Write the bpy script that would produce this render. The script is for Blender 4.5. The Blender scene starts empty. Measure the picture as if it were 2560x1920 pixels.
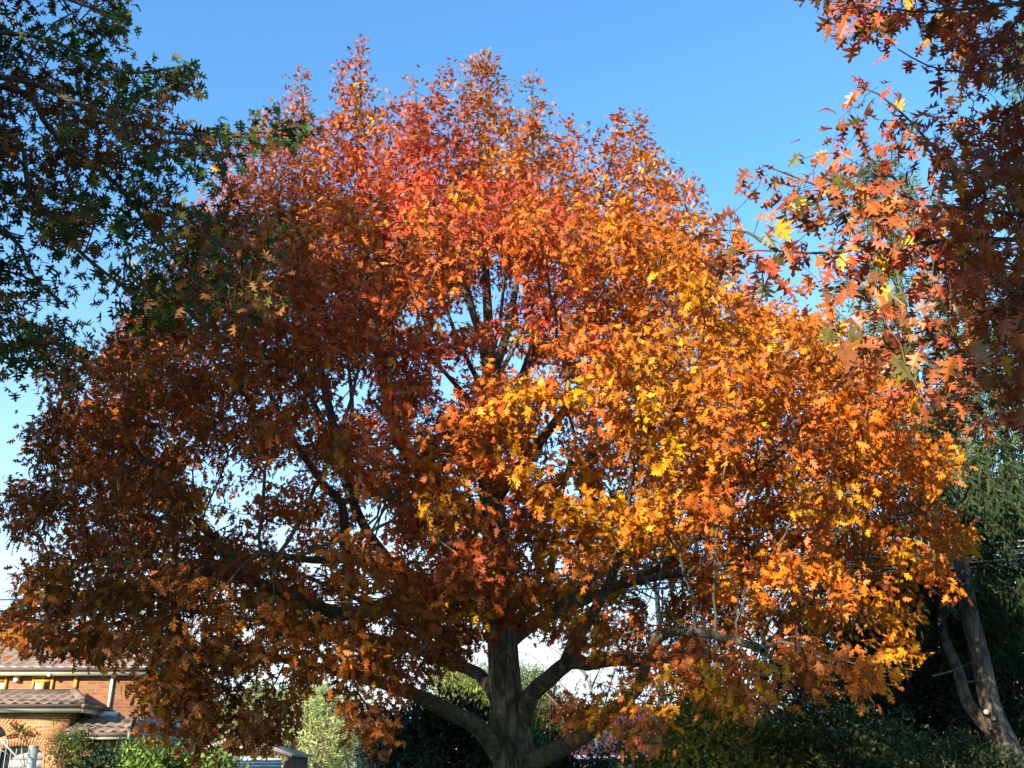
import bpy, math, random
import numpy as np

# ------------------------------------------------------------------ camera, sky, sun
SC = bpy.context.scene
COL = SC.collection
R = math.radians
F = 2512.0                      # focal length in photo pixels (2560 wide)
PITCH = R(21.2)
CAM = np.array([0.0, 0.0, 1.6])
SUN_EL, SUN_AZ = R(20.0), R(35.0)   # low sun behind the camera, to its left

cd = bpy.data.cameras.new("camera")
co = bpy.data.objects.new("camera", cd)
COL.objects.link(co)
co.location = CAM
co.rotation_euler = (R(90) + PITCH, 0, 0)
cd.sensor_width = 36.0
cd.lens = 36.0 * F / 2560.0
cd.clip_start = 0.05
cd.clip_end = 6000
SC.camera = co

TO_SUN = np.array([-math.sin(SUN_AZ) * math.cos(SUN_EL), -math.cos(SUN_AZ) * math.cos(SUN_EL), math.sin(SUN_EL)])
sd = bpy.data.lights.new("sun", 'SUN')
sd.energy = 5.0
sd.angle = R(0.5)
sd.color = (1.0, 0.88, 0.70)
so = bpy.data.objects.new("sun", sd)
COL.objects.link(so)
so.rotation_euler = (R(90) - SUN_EL, 0, -SUN_AZ)

W = bpy.data.worlds.new("World")
SC.world = W
W.use_nodes = True
nt = W.node_tree
for n in list(nt.nodes):
    nt.nodes.remove(n)
wo = nt.nodes.new('ShaderNodeOutputWorld')
bg = nt.nodes.new('ShaderNodeBackground')
sky = nt.nodes.new('ShaderNodeTexSky')
sky.sky_type = 'NISHITA'
sky.sun_disc = False
sky.sun_elevation = SUN_EL
sky.sun_rotation = R(180) + SUN_AZ
sky.altitude = 50
sky.air_density = 1.0
sky.dust_density = 0.2
sky.ozone_density = 2.5
bg.inputs['Strength'].default_value = 0.125
# thin bright cloud low over the horizon
tc = nt.nodes.new('ShaderNodeTexCoord')
sep = nt.nodes.new('ShaderNodeSeparateXYZ')
nt.links.new(tc.outputs['Generated'], sep.inputs[0])
mp = nt.nodes.new('ShaderNodeMapping')
mp.inputs['Scale'].default_value = (1.6, 1.6, 6.0)
nt.links.new(tc.outputs['Generated'], mp.inputs[0])
nz = nt.nodes.new('ShaderNodeTexNoise')
nz.inputs['Scale'].default_value = 2.2
nz.inputs['Detail'].default_value = 7
nt.links.new(mp.outputs[0], nz.inputs['Vector'])
elv = nt.nodes.new('ShaderNodeMapRange')
elv.inputs['From Min'].default_value = 0.54
elv.inputs['From Max'].default_value = 0.04
nt.links.new(sep.outputs['Z'], elv.inputs['Value'])
hp = nt.nodes.new('ShaderNodeMath'); hp.operation = 'POWER'; hp.inputs[1].default_value = 1.5
nt.links.new(elv.outputs[0], hp.inputs[0])
side = nt.nodes.new('ShaderNodeMapRange')        # haze kept ahead; left out behind to cut fill light
side.inputs['From Min'].default_value = -0.15; side.inputs['From Max'].default_value = 0.55
nt.links.new(sep.outputs['Y'], side.inputs['Value'])
hz = nt.nodes.new('ShaderNodeMath'); hz.operation = 'MULTIPLY'
nt.links.new(hp.outputs[0], hz.inputs[0]); nt.links.new(side.outputs[0], hz.inputs[1])
cz = nt.nodes.new('ShaderNodeMapRange')          # cloud streaks only well below the crown
cz.inputs['From Min'].default_value = 0.26; cz.inputs['From Max'].default_value = 0.10
cz.inputs['To Max'].default_value = 0.7
nt.links.new(sep.outputs['Z'], cz.inputs['Value'])
nr = nt.nodes.new('ShaderNodeMapRange')
nr.inputs['From Min'].default_value = 0.42; nr.inputs['From Max'].default_value = 0.62
nt.links.new(nz.outputs['Fac'], nr.inputs['Value'])
cm = nt.nodes.new('ShaderNodeMath'); cm.operation = 'MULTIPLY'
nt.links.new(cz.outputs[0], cm.inputs[0]); nt.links.new(nr.outputs[0], cm.inputs[1])
ad = nt.nodes.new('ShaderNodeMath'); ad.operation = 'MULTIPLY_ADD'; ad.inputs[1].default_value = 0.72
nt.links.new(hz.outputs[0], ad.inputs[0]); nt.links.new(cm.outputs[0], ad.inputs[2])
cl = nt.nodes.new('ShaderNodeClamp')
cl.inputs['Max'].default_value = 0.95
nt.links.new(ad.outputs[0], cl.inputs[0])
mx = nt.nodes.new('ShaderNodeMix'); mx.data_type = 'RGBA'
mx.inputs[7].default_value = (3.9, 4.3, 4.7, 1)
nt.links.new(cl.outputs[0], mx.inputs[0])
tn = nt.nodes.new('ShaderNodeMix'); tn.data_type = 'RGBA'; tn.blend_type = 'MULTIPLY'; tn.inputs[0].default_value = 1.0
tn.inputs[7].default_value = (0.73, 1.18, 1.38, 1)
nt.links.new(sky.outputs[0], tn.inputs[6])
nt.links.new(tn.outputs[2], mx.inputs[6])
nt.links.new(mx.outputs[2], bg.inputs['Color'])
nt.links.new(bg.outputs[0], wo.inputs[0])

SC.view_settings.view_transform = 'Standard'
SC.view_settings.look = 'None'
SC.view_settings.exposure = 1.27
SC.view_settings.gamma = 1.0
SC.cycles.max_bounces = 6
SC.cycles.diffuse_bounces = 2
SC.cycles.transmission_bounces = 3
SC.cycles.use_denoising = True

# ------------------------------------------------------------------ picture geometry
FWD = np.array([0, math.cos(PITCH), math.sin(PITCH)])
UPV = np.array([0, -math.sin(PITCH), math.cos(PITCH)])
RGT = np.array([1.0, 0, 0])

def ray(x, y):
    d = FWD + RGT * ((x - 1280.0) / F) - UPV * ((y - 960.0) / F)
    return d

def at(x, y, Y):
    """world point seen at photo pixel (x, y) whose world depth is Y"""
    d = ray(x, y)
    return CAM + d * (Y / d[1])

def proj(P):
    Q = np.atleast_2d(P) - CAM
    z = Q @ FWD
    zz = np.where(np.abs(z) < 1e-6, 1e-6, z)
    x = 1280 + F * (Q @ RGT) / zz
    y = 960 - F * (Q @ UPV) / zz
    return x, y, z

def in_poly(x, y, poly):
    poly = np.asarray(poly, float)
    ins = np.zeros(len(x), bool)
    j = len(poly) - 1
    for i in range(len(poly)):
        xi, yi = poly[i]; xj, yj = poly[j]
        c = ((yi > y) != (yj > y)) & (x < (xj - xi) * (y - yi) / (yj - yi + 1e-12) + xi)
        ins ^= c
        j = i
    return ins

# ------------------------------------------------------------------ small maths
def vnorm(v):
    return v / np.maximum(np.linalg.norm(v, axis=-1, keepdims=True), 1e-9)

class Noise:
    def __init__(self, seed, n=32):
        self.n = n
        self.g = np.random.default_rng(seed).random((n, n, n))
    def __call__(self, P, scale):
        p = np.asarray(P, float) / np.asarray(scale, float)
        i = np.floor(p).astype(int)
        f = p - i
        f = f * f * (3 - 2 * f)
        n = self.n; g = self.g
        r = 0
        for dx in (0, 1):
            for dy in (0, 1):
                for dz in (0, 1):
                    w = (f[:, 0] if dx else 1 - f[:, 0]) * (f[:, 1] if dy else 1 - f[:, 1]) * (f[:, 2] if dz else 1 - f[:, 2])
                    r = r + w * g[(i[:, 0] + dx) % n, (i[:, 1] + dy) % n, (i[:, 2] + dz) % n]
        return r

def smooth(pts, step):
    """Catmull-Rom through the points, resampled about every step"""
    P = np.asarray(pts, float)
    P = np.vstack([2 * P[0] - P[1], P, 2 * P[-1] - P[-2]])
    out = []
    for k in range(1, len(P) - 2):
        a, b, c, d = P[k - 1], P[k], P[k + 1], P[k + 2]
        n = max(2, int(np.linalg.norm(c - b) / step))
        for t in np.arange(n) / n:
            out.append(0.5 * ((2 * b) + (-a + c) * t + (2 * a - 5 * b + 4 * c - d) * t * t + (-a + 3 * b - 3 * c + d) * t ** 3))
    out.append(P[-2])
    return np.array(out)

# ------------------------------------------------------------------ mesh output
def mesh_obj(name, V, loops, sizes, mat, parent=None, col=None, smooth_sh=False, midx=None):
    V = np.ascontiguousarray(V, dtype=np.float32)
    loops = np.ascontiguousarray(loops, dtype=np.int32).ravel()
    sizes = np.ascontiguousarray(sizes, dtype=np.int32)
    me = bpy.data.meshes.new(name)
    me.vertices.add(len(V)); me.vertices.foreach_set('co', V.ravel())
    me.loops.add(len(loops)); me.loops.foreach_set('vertex_index', loops)
    me.polygons.add(len(sizes))
    st = np.zeros(len(sizes), np.int32); st[1:] = np.cumsum(sizes)[:-1]
    me.polygons.foreach_set('loop_start', st)
    me.polygons.foreach_set('loop_total', sizes)
    if smooth_sh:
        me.polygons.foreach_set('use_smooth', np.ones(len(sizes), bool))
    mats = mat if isinstance(mat, (list, tuple)) else [mat]
    for m in mats:
        me.materials.append(m)
    if midx is not None:
        me.polygons.foreach_set('material_index', np.asarray(midx, np.int32))
    if col is not None:
        a = me.color_attributes.new('Col', 'FLOAT_COLOR', 'POINT')
        c4 = np.ones((len(V), 4), np.float32); c4[:, :3] = col
        a.data.foreach_set('color', c4.ravel())
    me.update(calc_edges=True)
    me.validate()
    ob = bpy.data.objects.new(name, me)
    COL.objects.link(ob)
    if parent is not None:
        ob.parent = parent
        ob.matrix_parent_inverse = parent_inverse(parent)
    return ob

def parent_inverse(p):
    import mathutils
    return mathutils.Matrix.Translation(p.location).inverted()

def thing(name, label, cat, loc=(0, 0, 0), group=None):
    o = bpy.data.objects.new(name, None)
    COL.objects.link(o)
    o.location = [float(v) for v in loc]
    o.empty_display_size = 0.3
    o['label'] = label; o['category'] = cat
    if group: o['group'] = group
    return o

def tag(o, label, cat, group=None):
    o['label'] = label; o['category'] = cat
    if group: o['group'] = group
    return o

class MB:
    """collects polygons; build() links them as one mesh"""
    def __init__(s):
        s.V = []; s.F = []
    def add(s, V, Fs):
        o = len(s.V)
        s.V.extend([tuple(map(float, v)) for v in V])
        s.F.extend([[i + o for i in f] for f in Fs])
    def box(s, x0, x1, y0, y1, z0, z1):
        s.add([(x0, y0, z0), (x1, y0, z0), (x1, y1, z0), (x0, y1, z0), (x0, y0, z1), (x1, y0, z1), (x1, y1, z1), (x0, y1, z1)],
              [(0, 3, 2, 1), (4, 5, 6, 7), (0, 1, 5, 4), (1, 2, 6, 5), (2, 3, 7, 6), (3, 0, 4, 7)])
    def prism(s, poly, d):
        """poly: 3-D outline, extruded by vector d"""
        n = len(poly); d = np.asarray(d, float)
        A = [np.asarray(p, float) for p in poly]; B = [p + d for p in A]
        s.add(A + B, [list(range(n))[::-1], [n + i for i in range(n)]] + [(i, (i + 1) % n, n + (i + 1) % n, n + i) for i in range(n)])
    def tube(s, pts, rad, sides=8, cap=True, wob=0.0, seed=0):
        P = np.asarray(pts, float); n = len(P)
        r = np.full(n, rad, float) if np.isscalar(rad) else np.asarray(rad, float)
        T = np.gradient(P, axis=0); T = vnorm(T)
        ref = np.array([1.0, 0, 0]) if abs(T[0][0]) < 0.9 else np.array([0, 1.0, 0])
        rng = np.random.default_rng(seed)
        V = []; u = vnorm(ref - T[0] * (ref @ T[0]))
        for i in range(n):
            u = vnorm(u - T[i] * (u @ T[i])); w = np.cross(T[i], u)
            for k in range(sides):
                a = 2 * math.pi * k / sides
                q = r[i] * (1 + wob * (math.sin(a * 2 + i * .31 + seed) * .6 + math.sin(a * 3 - i * .17 + seed * 2) * .5 + (rng.random() - 0.5) * .25))
                V.append(P[i] + u * math.cos(a) * q + w * math.sin(a) * q)
        Fs = [(i * sides + k, i * sides + (k + 1) % sides, (i + 1) * sides + (k + 1) % sides, (i + 1) * sides + k) for i in range(n - 1) for k in range(sides)]
        if cap:
            Fs.append(list(range(sides))[::-1]); Fs.append([(n - 1) * sides + k for k in range(sides)])
        s.add(V, Fs)
    def build(s, name, mat, parent=None, sm=False):
        return mesh_obj(name, np.array(s.V), [i for f in s.F for i in f], [len(f) for f in s.F], mat, parent, None, sm)

# ------------------------------------------------------------------ materials
def new_mat(name):
    m = bpy.data.materials.new(name); m.use_nodes = True
    t = m.node_tree
    b = t.nodes.get('Principled BSDF')
    return m, t, b

def leaf_mat(name, rough=0.5, trans=0.35, spec=0.4, var=0.25, scale=14.0):
    m, t, b = new_mat(name)
    a = t.nodes.new('ShaderNodeAttribute'); a.attribute_name = 'Col'
    tx = t.nodes.new('ShaderNodeTexCoord')
    n = t.nodes.new('ShaderNodeTexNoise'); n.inputs['Scale'].default_value = scale; n.inputs['Detail'].default_value = 3
    t.links.new(tx.outputs['Object'], n.inputs['Vector'])
    mr = t.nodes.new('ShaderNodeMapRange')
    mr.inputs['From Min'].default_value = 0.25; mr.inputs['From Max'].default_value = 0.75
    mr.inputs['To Min'].default_value = 1 - var; mr.inputs['To Max'].default_value = 1 + var
    t.links.new(n.outputs['Fac'], mr.inputs['Value'])
    vm = t.nodes.new('ShaderNodeVectorMath'); vm.operation = 'SCALE'
    t.links.new(a.outputs['Color'], vm.inputs[0]); t.links.new(mr.outputs[0], vm.inputs['Scale'])
    t.links.new(vm.outputs[0], b.inputs['Base Color'])
    b.inputs['Roughness'].default_value = rough
    b.inputs['Specular IOR Level'].default_value = spec
    tr = t.nodes.new('ShaderNodeBsdfTranslucent')
    t.links.new(vm.outputs[0], tr.inputs['Color'])
    ms = t.nodes.new('ShaderNodeMixShader'); ms.inputs[0].default_value = trans
    t.links.new(b.outputs[0], ms.inputs[1]); t.links.new(tr.outputs[0], ms.inputs[2])
    t.links.new(ms.outputs[0], t.nodes['Material Output'].inputs['Surface'])
    return m

def noise_mat(name, stops, scale=8.0, rough=0.85, detail=6, bump=0.0, bscale=None, stretch=(1, 1, 1), spec=0.3, metal=0.0):
    m, t, b = new_mat(name)
    tx = t.nodes.new('ShaderNodeTexCoord'); mpn = t.nodes.new('ShaderNodeMapping')
    mpn.inputs['Scale'].default_value = stretch
    t.links.new(tx.outputs['Object'], mpn.inputs[0])
    n = t.nodes.new('ShaderNodeTexNoise'); n.inputs['Scale'].default_value = scale; n.inputs['Detail'].default_value = detail
    n.inputs['Roughness'].default_value = 0.65
    t.links.new(mpn.outputs[0], n.inputs['Vector'])
    cr = t.nodes.new('ShaderNodeValToRGB')
    e = cr.color_ramp.elements
    while len(e) < len(stops): e.new(0.5)
    for k, (p, c) in enumerate(stops):
        e[k].position = p; e[k].color = (*c, 1)
    t.links.new(n.outputs['Fac'], cr.inputs[0]); t.links.new(cr.outputs[0], b.inputs['Base Color'])
    b.inputs['Roughness'].default_value = rough
    b.inputs['Specular IOR Level'].default_value = spec
    b.inputs['Metallic'].default_value = metal
    if bump:
        n2 = t.nodes.new('ShaderNodeTexNoise'); n2.inputs['Scale'].default_value = bscale or scale * 3; n2.inputs['Detail'].default_value = 8
        t.links.new(mpn.outputs[0], n2.inputs['Vector'])
        bp = t.nodes.new('ShaderNodeBump'); bp.inputs['Strength'].default_value = bump; bp.inputs['Distance'].default_value = 0.03
        t.links.new(n2.outputs['Fac'], bp.inputs['Height']); t.links.new(bp.outputs[0], b.inputs['Normal'])
    return m

M = {}
M['oak_leaf'] = leaf_mat('oak_leaf', 0.5, 0.20, 0.2)
M['near_leaf'] = leaf_mat('near_leaf', 0.40, 0.18, 0.32, 0.18, 30)
M['dark_leaf'] = leaf_mat('dark_leaf', 0.5, 0.15, 0.08, 0.25, 25)
M['needle'] = leaf_mat('needle', 0.7, 0.10, 0.06, 0.25, 5)
M['shrub_leaf'] = leaf_mat('shrub_leaf', 0.5, 0.25, 0.35, 0.25, 9)
def fissures(m, scale, stretch, strength, dist):
    t = m.node_tree; b = t.nodes['Principled BSDF']
    tx = t.nodes.new('ShaderNodeTexCoord'); mpn = t.nodes.new('ShaderNodeMapping'); mpn.inputs['Scale'].default_value = stretch
    t.links.new(tx.outputs['Object'], mpn.inputs[0])
    n0 = t.nodes.new('ShaderNodeTexNoise'); n0.inputs['Scale'].default_value = 4; n0.inputs['Detail'].default_value = 4
    t.links.new(mpn.outputs[0], n0.inputs['Vector'])
    am = t.nodes.new('ShaderNodeMix'); am.data_type = 'VECTOR'; am.inputs[0].default_value = .12
    t.links.new(mpn.outputs[0], am.inputs[4]); t.links.new(n0.outputs['Color'], am.inputs[5])
    v = t.nodes.new('ShaderNodeTexVoronoi'); v.feature = 'DISTANCE_TO_EDGE'; v.inputs['Scale'].default_value = scale
    t.links.new(am.outputs[1], v.inputs['Vector'])
    mr = t.nodes.new('ShaderNodeMapRange'); mr.inputs['From Max'].default_value = .16
    t.links.new(v.outputs['Distance'], mr.inputs['Value'])
    bp = t.nodes.new('ShaderNodeBump'); bp.inputs['Strength'].default_value = strength; bp.inputs['Distance'].default_value = dist
    t.links.new(mr.outputs[0], bp.inputs['Height'])
    old = b.inputs['Normal'].links
    if old: t.links.new(old[0].from_socket, bp.inputs['Normal'])
    t.links.new(bp.outputs[0], b.inputs['Normal'])
    src = b.inputs['Base Color'].links[0].from_socket
    mm = t.nodes.new('ShaderNodeMix'); mm.data_type = 'RGBA'; mm.blend_type = 'MULTIPLY'; mm.inputs[0].default_value = .75
    cr = t.nodes.new('ShaderNodeValToRGB'); cr.color_ramp.elements[0].color = (.35, .33, .3, 1); cr.color_ramp.elements[1].color = (1, 1, 1, 1)
    t.links.new(mr.outputs[0], cr.inputs[0]); t.links.new(src, mm.inputs[6]); t.links.new(cr.outputs[0], mm.inputs[7]); t.links.new(mm.outputs[2], b.inputs['Base Color'])
M['bark'] = noise_mat('oak_bark', [(0.30, (0.045, 0.034, 0.022)), (0.46, (0.10, 0.080, 0.050)), (0.60, (0.15, 0.125, 0.08)), (0.72, (0.36, 0.33, 0.23))], 5.0, 0.9, 12, 1.0, 16, (1, 1, 0.7))
M['limb_bark'] = noise_mat('limb_bark', [(0.30, (0.04, 0.032, 0.022)), (0.46, (0.09, 0.074, 0.048)), (0.60, (0.14, 0.118, 0.078)), (0.72, (0.34, 0.31, 0.22))], 6.0, 0.9, 12, 0.9, 18, (1, 1, 1))
fissures(M['limb_bark'], 16, (1, 1, 1), .5, .012)
fissures(M['bark'], 9, (1, 1, .28), .9, .03)
M['twig'] = noise_mat('twig_bark', [(0.3, (0.06, 0.05, 0.038)), (0.7, (0.17, 0.145, 0.11))], 5.0, 0.9)
M['pine_bark'] = noise_mat('conifer_bark', [(0.3, (0.06, 0.048, 0.038)), (0.55, (0.15, 0.12, 0.095)), (0.75, (0.26, 0.22, 0.18))], 5.0, 0.95, 8, 0.6, 20, (1, 1, 0.35))
fissures(M['pine_bark'], 8, (1, 1, .35), .7, .02)
M['grass'] = noise_mat('lawn_grass', [(0.3, (0.035, 0.06, 0.015)), (0.7, (0.08, 0.11, 0.03))], 1.5, 0.95, 8, 0.6, 40)

# ------------------------------------------------------------------ leaves
def leaf_template(half, fold=0.28, droop=0.22, petiole=0.22):
    """two half blades meeting at the midrib, with a bend along the length"""
    h = np.array(half, float)
    n = len(h)
    V = []
    def z(x, y): return -fold * abs(x) - droop * y * y
    for x, y in h: V.append((x, y + petiole, z(x, y)))
    for x, y in h[1:-1]: V.append((-x, y + petiole, z(x, y)))
    Rr = list(range(n))
    L = [0, n - 1] + [n + k for k in range(n - 3, -1, -1)]
    return np.array(V), [Rr, L]

LEAF_RED_OAK = leaf_template([(0, 0), (.04, .10), (.19, .07), (.09, .21), (.37, .28), (.30, .35), (.09, .42), (.37, .56), (.29, .61), (.08, .66), (.22, .83), (.05, .86), (0, 1.04)], .38, .30)
LEAF_PIN_OAK = leaf_template([(0, 0), (.03, .14), (.27, .08), (.055, .26), (.46, .32), (.36, .42), (.06, .50), (.40, .68), (.055, .73), (.10, .88), (0, 1.0)], 0.32, 0.18, 0.25)
LEAF_OVAL = leaf_template([(0, 0), (.16, .2), (.24, .45), (.16, .75), (0, 1.0)], 0.3, 0.15, 0.1)
LEAF_LONG = leaf_template([(0, 0), (.09, .25), (.10, .55), (0, 1.0)], 0.3, 0.3, 0.05)

def leaves_mesh(name, P, A, N, S, C, tmpl, mat, parent, rng, wvar=(0.75, 1.1)):
    TV, TF = tmpl
    n = len(P); nv = len(TV)
    A = vnorm(A); N = vnorm(N - A * np.sum(N * A, 1, keepdims=True)); B = np.cross(A, N)
    w = rng.uniform(*wvar, n); cz = rng.uniform(0.2, 2.6, n) * np.where(rng.random(n) < .8, 1, -.6)
    X = TV[None, :, 0] * (S * w)[:, None]; Yv = TV[None, :, 1] * S[:, None]; Z = TV[None, :, 2] * (S * cz)[:, None]
    V = P[:, None, :] + X[..., None] * B[:, None] + Yv[..., None] * A[:, None] + Z[..., None] * N[:, None]
    V = V + rng.normal(0, 1, V.shape) * (S * .035)[:, None, None] * (np.abs(TV[:, 0]) > .2)[None, :, None]
    V = V.reshape(-1, 3)
    fl = np.concatenate([np.array(f) for f in TF]); fs = np.array([len(f) for f in TF])
    loops = (fl[None] + (np.arange(n) * nv)[:, None]).ravel()
    sizes = np.tile(fs, n)
    rim = np.clip(np.abs(TV[:, 0]) * 2.2, 0, 1)
    tint = rng.normal(0, 1, (n, 1, 1)) * np.array([.02, .20, .10])       # margins turn redder or yellower than the midrib
    CV = np.clip(C[:, None, :] * (1 + tint * rim[None, :, None]) * rng.uniform(.86, 1.14, (n, nv, 1)), 0, .9)
    return mesh_obj(name, V, loops, sizes, mat, parent, CV.reshape(-1, 3))

# ------------------------------------------------------------------ branch growth (space colonisation)
def colonize(skel, attr, D, dk, di, rng, iters=140, jit=0.12, trop=(0, 0, 0)):
    """skel: list of polylines (already smoothed). Returns positions, parents, skeleton flag"""
    cap = 60000
    pos = np.zeros((cap, 3)); par = np.full(cap, -1); isk = np.zeros(cap, bool)
    n = 0
    for pl in skel:
        p0 = -1
        if n:
            p0 = int(np.argmin(np.linalg.norm(pos[:n] - pl[0], axis=1)))
        for q in pl:
            pos[n] = q; par[n] = p0; isk[n] = True; p0 = n; n += 1
    nsk = n
    at_ = np.array(attr)
    dist = np.full(len(at_), 1e9); idx = np.zeros(len(at_), int)
    def upd(lo, hi):
        for a in range(lo, hi, 400):
            b = min(hi, a + 400)
            d = np.linalg.norm(at_[:, None] - pos[None, a:b], axis=2)
            j = d.argmin(1); dm = d[np.arange(len(at_)), j]
            k = dm < dist
            dist[k] = dm[k]; idx[k] = j[k] + a
    upd(0, n)
    alive = dist > dk
    nch = np.zeros(cap, int)
    trop = np.array(trop, float)
    for it in range(iters):
        act = alive & (dist < di)
        if not act.any() or n > cap - 3000: break
        v = vnorm(at_[act] - pos[idx[act]])
        acc = np.zeros((n, 3)); np.add.at(acc, idx[act], v)
        g = np.unique(idx[act]); g = g[nch[g] < 5]
        if len(g) == 0: break
        d = vnorm(vnorm(acc[g]) + rng.normal(0, jit, (len(g), 3)) + trop)
        m = len(g)
        pos[n:n + m] = pos[g] + d * D; par[n:n + m] = g; nch[g] += 1
        upd(n, n + m); n += m
        alive &= dist > dk
    return pos[:n].copy(), par[:n].copy(), isk[:n].copy(), nsk

def pipe_radii(par, tip_r, e=2.4):
    n = len(par); tips = np.zeros(n); has = np.zeros(n, bool)
    has[par[par >= 0]] = True
    tips[~has] = 1
    order = np.arange(n)[::-1]
    for i in order:
        p = par[i]
        if p >= 0: tips[p] += tips[i]
    return tips, tip_r * tips ** (1 / e)

def branch_mesh(name, pos, par, rad, sel, mat, parent, sides=5):
    n = len(pos)
    d = np.zeros((n, 3)); ok = par >= 0
    d[ok] = vnorm(pos[ok] - pos[par[ok]]); d[~ok] = (0, 0, 1)
    main = np.full(n, -1); best = np.full(n, -1.0)
    for i in range(n):
        p = par[i]
        if p >= 0 and rad[i] > best[p]: best[p] = rad[i]; main[p] = i
    ref = vnorm(np.array([0.31, 0.62, 0.72]))
    def frame(dd):
        u = vnorm(np.cross(dd, ref)); return u, np.cross(dd, u)
    E = np.where(sel & ok)[0]
    p = par[E]; ismain = main[p] == E
    dp = np.where(ismain[:, None], d[p], d[E])
    r0 = np.where(ismain, rad[p], np.minimum(rad[p] * 0.9, rad[E] * 1.25)); r1 = rad[E]
    r0 = np.minimum(r0, r1 * 1.5)
    a = 2 * np.pi * np.arange(sides) / sides
    def ring(c, dd, r):
        u, w = frame(dd)
        return c[:, None] + r[:, None, None] * (np.cos(a)[None, :, None] * u[:, None] + np.sin(a)[None, :, None] * w[:, None])
    V = np.concatenate([ring(pos[p], dp, r0), ring(pos[E], d[E], r1)], axis=1).reshape(-1, 3)
    k = np.arange(sides); k2 = (k + 1) % sides
    q = np.stack([k, k2, k2 + sides, k + sides], 1).ravel()
    loops = (q[None] + (np.arange(len(E)) * 2 * sides)[:, None]).ravel()
    return mesh_obj(name, V, loops, np.full(len(E) * sides, 4), mat, parent, None, True)

def twig_dirs(pos, par):
    d = np.zeros_like(pos); ok = par >= 0
    d[ok] = vnorm(pos[ok] - pos[par[ok]]); d[~ok] = (0, 0, 1)
    return d

def leaf_sites(pos, par, tips, isk, per_tip, per_node, rng, maxtips=2, spread=0.12):
    d = twig_dirs(pos, par)
    has = np.zeros(len(pos), bool); has[par[par >= 0]] = True
    cnt = np.where(~has, per_tip, np.where(tips <= maxtips, per_node, 0))
    cnt[isk] = 0
    cnt = cnt + (rng.random(len(pos)) < 0.5) * (cnt > 0)
    ids = np.repeat(np.arange(len(pos)), cnt)
    back = rng.random((len(ids), 1)) * np.linalg.norm(pos[ids] - pos[np.maximum(par[ids], 0)], axis=1, keepdims=True)
    P = pos[ids] - d[ids] * back + rng.normal(0, spread * 0.25, (len(ids), 3))
    return ids, P, d[ids]

def leaf_frames(T, out, rng, fwd=0.5, side=0.9, grav=0.45, nup=0.7, nout=0.6, nrand=0.5):
    n = len(T)
    r = rng.normal(size=(n, 3)); r = vnorm(r - T * np.sum(r * T, 1, keepdims=True))
    A = vnorm(T * fwd + r * side + np.array([0, 0, -1.0]) * np.asarray(grav).reshape(-1, 1))
    N = np.array([0, 0, 1.0]) * nup + out * nout + rng.normal(0, nrand, (n, 3))
    return A, N

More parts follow.
